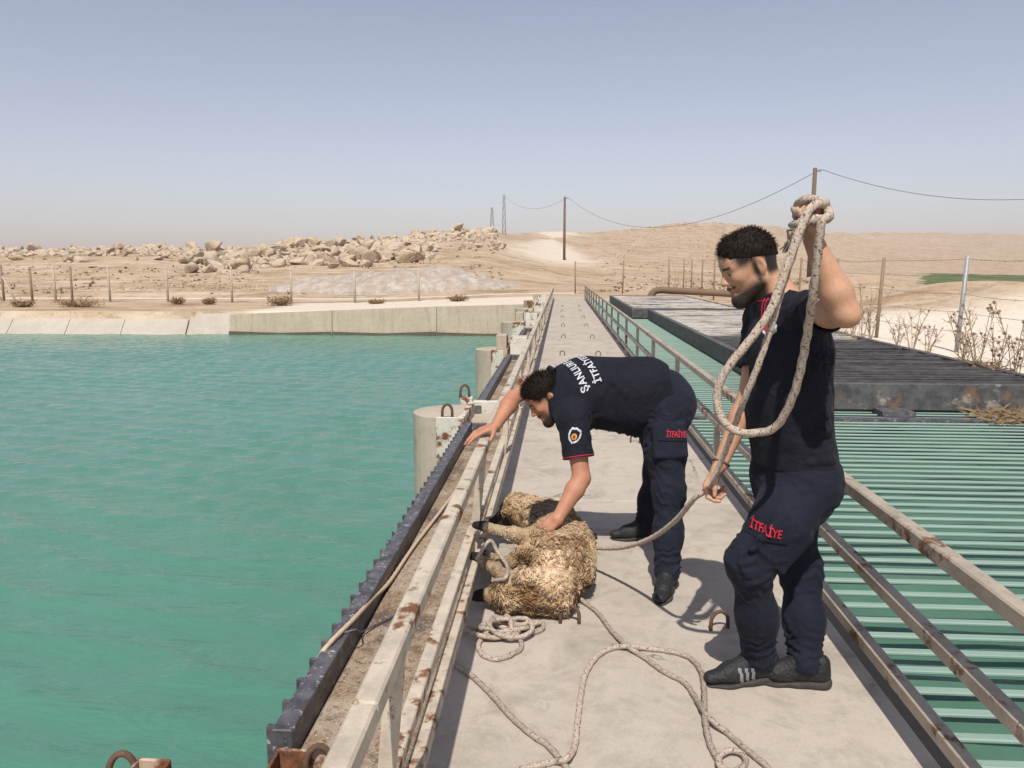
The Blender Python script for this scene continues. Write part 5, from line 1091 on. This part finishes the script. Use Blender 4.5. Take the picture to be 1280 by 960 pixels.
# smaller broken rock heaped between the boulders, too many to count
vs_, fs_ = [], []; base_ = []
for k in range(8):
    q = np.random.default_rng(100 + k); bm = bmesh.new(); bmesh.ops.create_icosphere(bm, subdivisions=2, radius=1); v = np.array([w_.co[:] for w_ in bm.verts]); f = np.array([[w_.index for w_ in p_.verts] for p_ in bm.faces]); bm.free()
    for j in range(12): d = unit(q.normal(size=3)); c_ = q.uniform(.25, .7); e = v @ d - c_; v = v - np.where(e > 0, e, 0)[:, None] * d
    base_.append((v * 1.4 * V3(q.uniform(.9, 1.5), q.uniform(.7, 1.1), q.uniform(.5, .9)), f))
cnt = 0; nv = 0
while cnt < 1500:
    x = rs.choice([rs.normal(420, 65), rs.uniform(245, 545), rs.uniform(430, 620), rs.uniform(-10, 250)], p=[.36, .30, .10, .24]); ytop = np.interp(x, [-20, 240, 330, 360, 400, 440, 480, 545, 620], [308, 309, 306, 300, 303, 300, 298, 291, 289]); y = ytop + rs.random() ** .8 * (30 if 250 < x < 545 else 12); h_ = hit(x, y, 60, 200)
    if h_ is None: continue
    s_ = rs.uniform(.16, .62) * h_[1] / 95; v, f = base_[rs.integers(0, 8)]; a = rs.uniform(0, 6.28); b_ = rs.uniform(-.6, .6); Rm = np.array(Matrix.Rotation(a, 3, 'Z') @ Matrix.Rotation(b_, 3, 'X'))
    vs_.append((v * s_) @ Rm.T + V3(h_[0], h_[1], h_[2] + s_ * .2)); fs_.append(f + nv); nv += len(v); cnt += 1
tag(link('broken_rock', mesh(np.vstack(vs_), np.vstack(fs_)), M['rock']), 'smaller broken rock heaped between the boulders of the ridge', 'rock', kind='stuff')
# loose stones over the slopes, too many to count
oc_v = np.array([(1, 0, 0), (-1, 0, 0), (0, 1, 0), (0, -1, 0), (0, 0, 1), (0, 0, -.6)], float); oc_f = np.array([(0, 2, 4), (2, 1, 4), (1, 3, 4), (3, 0, 4), (2, 0, 5), (1, 2, 5), (3, 1, 5), (0, 3, 5)])
NS = 14000; Yv = 56 + 300 * rs.random(NS) ** 1.7; Cx = rs.uniform(-60, 1340, NS); X = (Cx - 702) / 962 * Yv; dens = fbm(np.stack([X / 14, Yv / 14, 0 * X], -1), 4, 31); hillR = np.exp(-((Cx - 860) / 150) ** 2) * (Yv > 180); left = (Cx < 640) & (Yv > 66) 
ridge = np.exp(-((Cx - 400) / 150) ** 2) * (Yv > 74) * (Yv < 125); kp = (dens + .16 * ridge + .22 * hillR + .06 * left > .56) & (np.abs(Cx - 690) > 55 + (Yv < 110) * 40) & (Cx < 985); X, Yv = X[kp], Yv[kp]; Z = ground_z(X, Yv); S_ = (rs.uniform(.05, .32, len(X)) * (.6 + Yv / 190)) * rs.random(len(X)) ** .5
VV = oc_v[None] * S_[:, None, None] * rs.uniform(.55, 1.4, (len(X), 6, 3)); VV[..., 0] += X[:, None]; VV[..., 1] += Yv[:, None]; VV[..., 2] += Z[:, None]
FF = (oc_f[None] + 6 * np.arange(len(X))[:, None, None]).reshape(-1, 3)
tag(link('rubble', mesh(VV.reshape(-1, 3), FF), M['rock']), 'loose pale stones strewn over the desert slopes', 'rubble', kind='stuff')
# low dry scrub dotting the slopes
NT_ = 2600; Yv = 54 + 190 * rs.random(NT_) ** 1.6; Cx = rs.uniform(-60, 1000, NT_); X = (Cx - 702) / 962 * Yv; dn_ = fbm(np.stack([X / 8, Yv / 8, 0 * X], -1), 4, 61); kp = (dn_ > .47) & (np.abs(Cx - 690) > 60); X, Yv = X[kp], Yv[kp]; Z = ground_z(X, Yv); b_v = []; b_f = []
for x_, y_, z_ in zip(X, Yv, Z):
    s_ = rs.uniform(.07, .24)
    for j in range(9):
        d = V3(rs.normal() * .7, rs.normal() * .5, abs(rs.normal()) * .55) * s_; e = rs.normal(size=3) * s_ * .22; k = len(b_v); b_v += [V3(x_, y_, z_) + e, V3(x_, y_, z_) - e, V3(x_, y_, z_) + d]; b_f.append((k, k + 1, k + 2))
n = NT('dull_scrub'); tag(link('low_scrub', mesh(b_v, b_f), n.out(n.mix(n.noise(.7, 3), (.10, .085, .04), (.20, .145, .08)), .95)), 'low dull dry scrub dotting the desert slopes', 'scrub', kind='stuff')
# grey-white spoil mound
mx, my = np.meshgrid(np.linspace(-12, 12, 150), np.linspace(-5, 5, 70), indexing='ij'); r_ = (mx / 9.6) ** 2 + (my / 4.0) ** 2
hz_ = .62 * np.maximum(0, 1 - r_) ** .65 * (1.55 + .75 * np.exp(-((mx - 2.5) / 4) ** 2)); hz_ = hz_ * (1 + .9 * (fbm(np.stack([mx / 2.2, my / 2.2, 0 * mx], -1), 5, 44) - .5)) + .55 * np.maximum(0, 1 - r_) ** .3 * (fbm(np.stack([mx / .5, my / .5, 0 * mx], -1), 3, 45) - .5)
c0 = px(487, 372, Y=57.5); MX, MY = mx + c0[0], my + 57.5; MZ = ground_z(MX, MY) - .25 + np.where(r_ < 1, .25 + hz_, 0); nx, ny = MX.shape; I = np.arange(nx * ny).reshape(nx, ny)
n = NT('grey_spoil'); a = n.noise(1.5, 8, .75); c = n.mix(n.step(a, .4, .62), (.40, .34, .285), (.60, .54, .475)); c = n.mix(n.math('MULTIPLY', n.step(n.noise(.6, 5, .6), .5, .65), .7), c, (.45, .34, .25)); M['spoil'] = n.out(c, .95, n.bump(n.noise(4, 8, .75), 1.0, .2), spec=.05)
tag(link('spoil_mound', mesh(np.stack([MX, MY, MZ], -1).reshape(-1, 3), np.stack([I[:-1, :-1], I[1:, :-1], I[1:, 1:], I[:-1, 1:]], -1).reshape(-1, 4), True), M['spoil']), 'low grey-white spoil mound behind the far bank fence', 'mound')

# ---------------------------------------------------------------- fences
n = NT('rusty_fence_post'); M['fpost'] = n.out(n.mix(n.noise(9, 6, .7), (.20, .115, .07), (.33, .25, .18)), .85)
n = NT('grey_fence_post'); M['gpost'] = n.out(n.mix(n.noise(12, 6, .7), (.27, .28, .29), (.42, .42, .41)), .6, metal=.3)
n = NT('concrete_fence_post'); M['cpost'] = n.out(n.mix(n.noise(9, 6, .7), (.36, .29, .22), (.50, .42, .33)), .9)
n = NT('wire'); M['wire'] = n.out((.16, .13, .11), .7, metal=.4)
def barbed(a, b, sag, parent, r=.0035, barbs=True):
    a, b = np.asarray(a, float), np.asarray(b, float); L_ = np.linalg.norm(b - a); k = max(6, int(L_ / .5)); P_ = [a + (b - a) * t - V3(0, 0, sag * 4 * t * (1 - t)) for t in np.linspace(0, 1, k)]; m = MB().tube(P_, r, 5)
    if barbs:
        for t in np.arange(.05, 1, .11 / L_ * 1.4):
            c = a + (b - a) * t - V3(0, 0, sag * 4 * t * (1 - t)); d = rs.normal(size=3) * .014; m.tube([c - d, c + d], r * .7, 4)
    m.build('wire', M['wire'], parent)
def fence(name, posts, label, levels, r, barbs, side=(0, 0)):
    root = empty(name, (posts[0][0], posts[0][1], posts[0][2]), label, 'fence')
    for (X, Y, Z, h, lx, ly, mt) in posts:
        b = MB(); b.tube([(X, Y, Z - .3), (X + lx * h, Y + ly * h, Z + h)], r, 8); b.build('post', M[mt], root, True)
    for lv in levels:
        for p, q in zip(posts[:-1], posts[1:]):
            barbed((p[0] + p[4] * lv * p[3], p[1] + p[5] * lv * p[3] - r, p[2] + lv * p[3]), (q[0] + q[4] * lv * q[3], q[1] + q[5] * lv * q[3] - r, q[2] + lv * q[3]), rs.uniform(.01, .06), root, .0035 if barbs else .005, barbs)
    return root
def post_at(x, y, top, mt, Y=None, lean=None, zg=None):
    p = px(x, y, z=zg) if Y is None else px(x, y, Y=Y); Z = gz(p[0], p[1]); t = px(x, top, Y=p[1]); return (p[0], p[1], Z, t[2] - Z, (rs.uniform(-.03, .03) if lean is None else lean), rs.uniform(-.02, .02), mt)
right = [post_at(1320, 470, 316, 'gpost', Y=12.1), post_at(1195, 436, 320, 'gpost', Y=15.2, lean=.03), post_at(1095, 420, 322, 'fpost', Y=18.3, lean=.04), post_at(1040, 400, 323, 'fpost', Y=22), post_at(1016, 392, 323, 'fpost', Y=25), post_at(997, 388, 322, 'fpost', Y=28.5), post_at(945, 378, 323, 'fpost', Y=34.5), post_at(892, 372, 324, 'fpost', Y=41), post_at(877, 367, 324, 'fpost', Y=45), post_at(864, 365, 324, 'fpost', Y=48.5), post_at(854, 365, 324, 'fpost', Y=51)]
fence('fence', right, 'barbed wire fence along the white gravel bank at right', (.22, .42, .61, .80, .97), .042, True)
mid = [post_at(836, 363, 324, 'fpost', Y=50), post_at(778, 364, 326, 'fpost', Y=50), post_at(719, 368, 327, 'fpost', Y=50)]
fence('fence', mid, 'thin post fence across the head of the walkway', (.3, .6, .95), .045, False)
lefts = [(5, 372, 331, 'fpost'), (41, 378, 334, 'fpost'), (70, 374, 332, 'cpost'), (91, 379, 333, 'fpost'), (138, 378, 332, 'cpost'), (210, 371, 333, 'cpost'), (290, 372, 333, 'cpost'), (364, 378, 335, 'cpost'), (444, 379, 335, 'cpost'), (524, 378, 335, 'cpost')]
lf_ = fence('fence', [post_at(x, y, t, m, Y=46 - .004 * x) for x, y, t, m in lefts], 'wire fence with leaning posts on the far bank behind the canal slabs', (.3, .6, .93), .07, False)
p0 = post_at(5, 372, 331, 'cpost', Y=46); MB().tube([(p0[0] + .1, p0[1] - .08, p0[2] + 1.5), (p0[0] + 1.15, p0[1] - .5, p0[2] - .1)], .06, 8).build('brace', M['cpost'], lf_, True); MB().tube([(p0[0] - .4, p0[1] - .5, p0[2] + .8), (p0[0] + .75, p0[1] - .9, p0[2] - .1)], .06, 8).build('brace', M['fpost'], lf_, True)

# ---------------------------------------------------------------- power line
n = NT('pole_wood'); M['pole'] = n.out(n.mix(n.noise(6, 6, .7, v=n.map(n.pos(), (6, 6, .5))), (.10, .065, .045), (.19, .135, .10)), .9)
def pole(x, ytop, Y, label, r, name='utility_pole'):
    t = px(x, ytop, Y=Y); z = gz(t[0], Y); root = empty(name, (t[0], Y, z), label, 'utility pole')
    MB().tube([(t[0], Y, z - .5), (t[0] + .0, Y, t[2])], [r * 1.25, r], 10).build('shaft', M['pole'], root, True); b = MB(); b.tube([(t[0] + r * .6, Y, t[2] - .25), (t[0] + r + .25, Y, t[2] - .22)], .035, 6); b.build('bracket', M['pole'], root); b = MB(); b.tube([(t[0] + r + .25, Y, t[2] - .24), (t[0] + r + .25, Y, t[2] - .06)], [.07, .05], 8); b.build('insulator', M['gpost'], root, True)
    return np.array(t) + V3(r + .25, 0, -.08)
w1 = pole(706, 246, 116, 'distant bare utility pole standing on the pale track', .17); w2 = pole(1019, 210, 60, 'nearer utility pole behind the raised fist', .15)
def lattice(x, ytop, Y, label):
    t = px(x, ytop, Y=Y); z = gz(t[0], Y); root = empty('lattice_mast', (t[0], Y, z), label, 'mast'); b = MB(); H_ = t[2] - z; w = .36
    for sx in (-1, 1):
        for sy in (-1, 1): MB().tube([(t[0] + sx * w, Y + sy * w, z - .5), (t[0] + sx * w * .45, Y + sy * w * .45, t[2])], .045, 4).build('leg', M['pole'], root)
    for sy in (-1, 1):
        P_ = [(t[0] + (1 if k % 2 else -1) * w * (1 - .55 * zz / H_), Y + sy * w * (1 - .55 * zz / H_), z + zz) for k, zz in enumerate(np.arange(0, H_, .9))]
        MB().tube(P_, .028, 4).build('lacing', M['pole'], root)
    return np.array(t)
w0 = lattice(630, 243, 175, 'taller of the two distant masts on the skyline'); lattice(615, 259, 170, 'shorter of the two distant masts on the skyline')
def cable(a, b, sag, label, r):
    a, b = np.asarray(a), np.asarray(b); tag(MB().tube([a + (b - a) * t - V3(0, 0, sag * 4 * t * (1 - t)) for t in np.linspace(0, 1, 40)], r, 5).build('power_cable', M['wire'], None, True), label, 'cable')
cable(w0 + V3(0, 0, -.3), w1, 2.2, 'faint cable from the tall mast to the distant pole', .022)
cable(w1, w2, 4.3, 'sagging power cable between the two utility poles', .022); w3 = pole(1560, 186, 52, 'utility pole beyond the right picture edge', .15); cable(w2, w3, 2.6, 'power cable running from the nearer pole out of the picture at right', .022)

# ---------------------------------------------------------------- dry plants
n = NT('dry_stem'); M['stem'] = n.out(n.mix(n.noise(30, 4), (.22, .14, .075), (.42, .30, .18)), .9); n = NT('seed_head'); M['head'] = n.out(n.mix(n.noise(60, 4), (.20, .13, .07), (.36, .26, .16)), .95); n = NT('dry_scrub'); M['scrub'] = n.out(n.mix(n.noise(8, 4), (.20, .11, .05), (.36, .24, .12)), .95)
def head_mesh(seed):
    q = np.random.default_rng(seed); b = MB(); bm = bmesh.new(); bmesh.ops.create_icosphere(bm, subdivisions=1, radius=.6); b.add([v.co[:] for v in bm.verts], [[x.index for x in f.verts] for f in bm.faces]); bm.free()
    for k in range(46):
        d = unit(q.normal(size=3)); s_ = unit(np.cross(d, q.normal(size=3))) * .10; b.add([d * .5 - s_, d * .5 + s_, d * 1.05], [(0, 1, 2)])
    return b.mesh()
hms = [head_mesh(k) for k in range(3)]
def thistle(X, Y, h, label, nst, heads, group):
    Z = gz(X, Y); root = empty('thistle', (X, Y, Z), label, 'thistle', group)
    for k in range(nst):
        a = rs.uniform(0, 6.28); ln = h * rs.uniform(.6, 1.05); sp = rs.uniform(.08, .42) * h; top = V3(X + sp * math.cos(a), Y + sp * math.sin(a), Z + ln); midp = V3(X + sp * .35 * math.cos(a) + rs.uniform(-.03, .03), Y + sp * .35 * math.sin(a), Z + ln * .5)
        P_ = spline([V3(X + rs.uniform(-.04, .04), Y + rs.uniform(-.04, .04), Z - .05), midp, top], 6); m = MB().tube(P_, np.linspace(.008, .0035, len(P_)), 5); tips = [top]
        for j in range(rs.integers(3, 7)):
            t = rs.uniform(.35, .92); c = P_[int(t * (len(P_) - 1))]; e = c + V3(rs.uniform(-.22, .22), rs.uniform(-.22, .22), rs.uniform(.05, .26)) * h * .8; m.tube([c, c * .5 + e * .5 + V3(0, 0, -.015), e], [.005, .004, .0025], 4); tips.append(e)
            for i_ in range(3): 
                u_ = c * (1 - .3 * i_) + e * .3 * i_; dd = rs.normal(size=3) * .04; m.add([u_, u_ + dd * .5 + V3(.004, 0, .004), u_ + dd, u_ + dd * .5 - V3(.004, 0, .004)], [(0, 1, 2, 3)])
        m.build('stem', M['stem'], root)
        for e in tips:
            if rs.random() < heads: link('seed_head', hms[rs.integers(0, 3)], M['head'], root, loc=tuple(e), rot=tuple(rs.uniform(0, 3, 3)), scale=(rs.uniform(.020, .036),) * 3)
for x, y, Y, h, ns, hd in ((1268, 470, 10.4, 1.15, 4, .55), (1243, 462, 10.9, 1.0, 4, .5), (1222, 455, 11.6, 1.15, 5, .45), (1205, 450, 12.2, .95, 4, .3), (1160, 440, 13.6, .7, 3, .2), (1140, 432, 14.6, .95, 4, .15), (1122, 430, 15.4, .7, 3, .2), (1088, 424, 17.0, 1.2, 5, .25), (1078, 420, 18.0, 1.3, 4, .3), (1066, 418, 18.5, 1.0, 4, .2)):
    p = px(x, y, Y=Y); X = max(p[0], 5.95); left_ = x < 1100
    thistle(X, Y, h, {1268: 'rightmost tall dry thistle with round heads, at the right picture edge', 1243: 'dry thistle with round heads, second from the right picture edge', 1222: 'tall dry thistle with round heads just right of the grey fence post', 1205: 'dry thistle at the foot of the grey fence post', 1160: 'low dry stalks just left of the grey fence post', 1140: 'sparse branching stalk midway between the two front fence posts', 1122: 'low dry stalks just right of the rusty front fence post', 1088: 'tall dry weed at the foot of the rusty front fence post', 1078: 'tallest dry weed beside the raised elbow', 1066: 'dry weed half hidden behind the raised elbow'}[x], ns + 2, hd, 'dry weeds along the right fence')
thistle(px(846, 362, Y=49)[0], 49, 2.2, 'dry weed by the far fence corner', 4, .5, None)
# matted dry grass along the panel's outer edge
b = MB()
GY_ = 8.9 + 16 * rs.random(5200) ** 1.6; GX_ = 5.86 + np.abs(rs.normal(size=5200)) * .35 - .10; GN_ = fbm(np.stack([GX_ * 1.1, GY_ * .9, 0 * GX_], -1), 3, 77); GZ_ = ground_z(GX_, GY_)
for k in range(5200):
    Yv = GY_[k]; X = GX_[k]; 
    if GN_[k] < .50: continue
    Z = max(GZ_[k], -.02); 
    if X < 5.9: Z = .25
    d = unit(V3(rs.normal(), rs.normal(), rs.uniform(.15, 1.1))); L_ = rs.uniform(.06, .24); s_ = unit(np.cross(d, rs.normal(size=3))) * .003; c = V3(X, Yv, Z); b.add([c - s_, c + s_, c + d * L_ * .6 + s_, c + d * L_ + V3(0, 0, -.03)], [(0, 1, 2, 3)])
for k in range(420):                                   # straw caught on the near right corner of the screen
    c = V3(5.02 + rs.normal() * .22, 8.62 + rs.normal() * .16, -.05 + abs(rs.normal()) * .03); d = unit(V3(rs.normal(), rs.normal(), rs.uniform(0, .5))); L_ = rs.uniform(.06, .26); s_ = unit(np.cross(d, rs.normal(size=3))) * .003; b.add([c - s_, c + s_, c + d * L_ * .6 + s_ + V3(0, 0, .02), c + d * L_], [(0, 1, 2, 3)])
tag(b.build('dry_grass', M['stem'], None), 'matted dry straw along the edge of the ribbed panel', 'dry grass', kind='stuff')
def bush(x, y, Y, w, h, label):
    p = px(x, y, Y=Y); Z = gz(p[0], Y); root = empty('dry_shrub', (p[0], Y, Z), label, 'shrub'); b = MB(); l = MB()
    for k in range(90):
        a = rs.uniform(0, 6.28); e = V3(math.cos(a) * w * rs.random() ** .5, math.sin(a) * w * .7 * rs.random() ** .5, h * rs.uniform(.25, 1)); c = V3(p[0], Y, Z); b.tube([c + e * .05, c + e * .55 + V3(0, 0, .05 * h), c + e], [.014, .01, .006], 4)
        for j in range(9): q = c + e * rs.uniform(.4, 1.05) + rs.normal(size=3) * .06 * w; s_ = rs.normal(size=3) * .05; t_ = rs.normal(size=3) * .05; l.add([q, q + s_, q + t_], [(0, 1, 2)])
    b.build('twigs', M['stem'], root); l.build('leaves', M['scrub'], root)
bush(350, 386, 41, .75, .55, 'larger rust-brown shrub on the far bank below the wire fence'); bush(262, 381, 42, .45, .38, 'small rust-brown shrub on the far bank, right of two'); bush(222, 381, 42, .45, .38, 'small rust-brown shrub on the far bank, left of two'); bush(572, 379, 41, .65, .30, 'flat dry shrub on the far bank near the walkway'); bush(100, 388, 39, 1.6, .45, 'wide low dry brush above the sloping slabs'); bush(30, 390, 38.5, .7, .35, 'dry brush at the left edge of the far bank'); bush(470, 380, 42, .5, .2, 'tiny dry tuft on the far bank between the shrubs')
# ================================================================ dusty air
hz = NT('dusty_air'); hz.n.remove(hz.b); pv = hz.n.new('ShaderNodeVolumePrincipled'); pv.inputs['Color'].default_value = (.64, .605, .62, 1); pv.inputs['Density'].default_value = .00058; pv.inputs['Anisotropy'].default_value = 0.0
hz.t.links.new(pv.outputs[0], hz.n['Material Output'].inputs['Volume'])
tag(MB().box(-2600, 3600, -420, 5300, -12, 75).build('haze', hz.m), 'dusty haze over the plain', 'haze', kind='stuff')
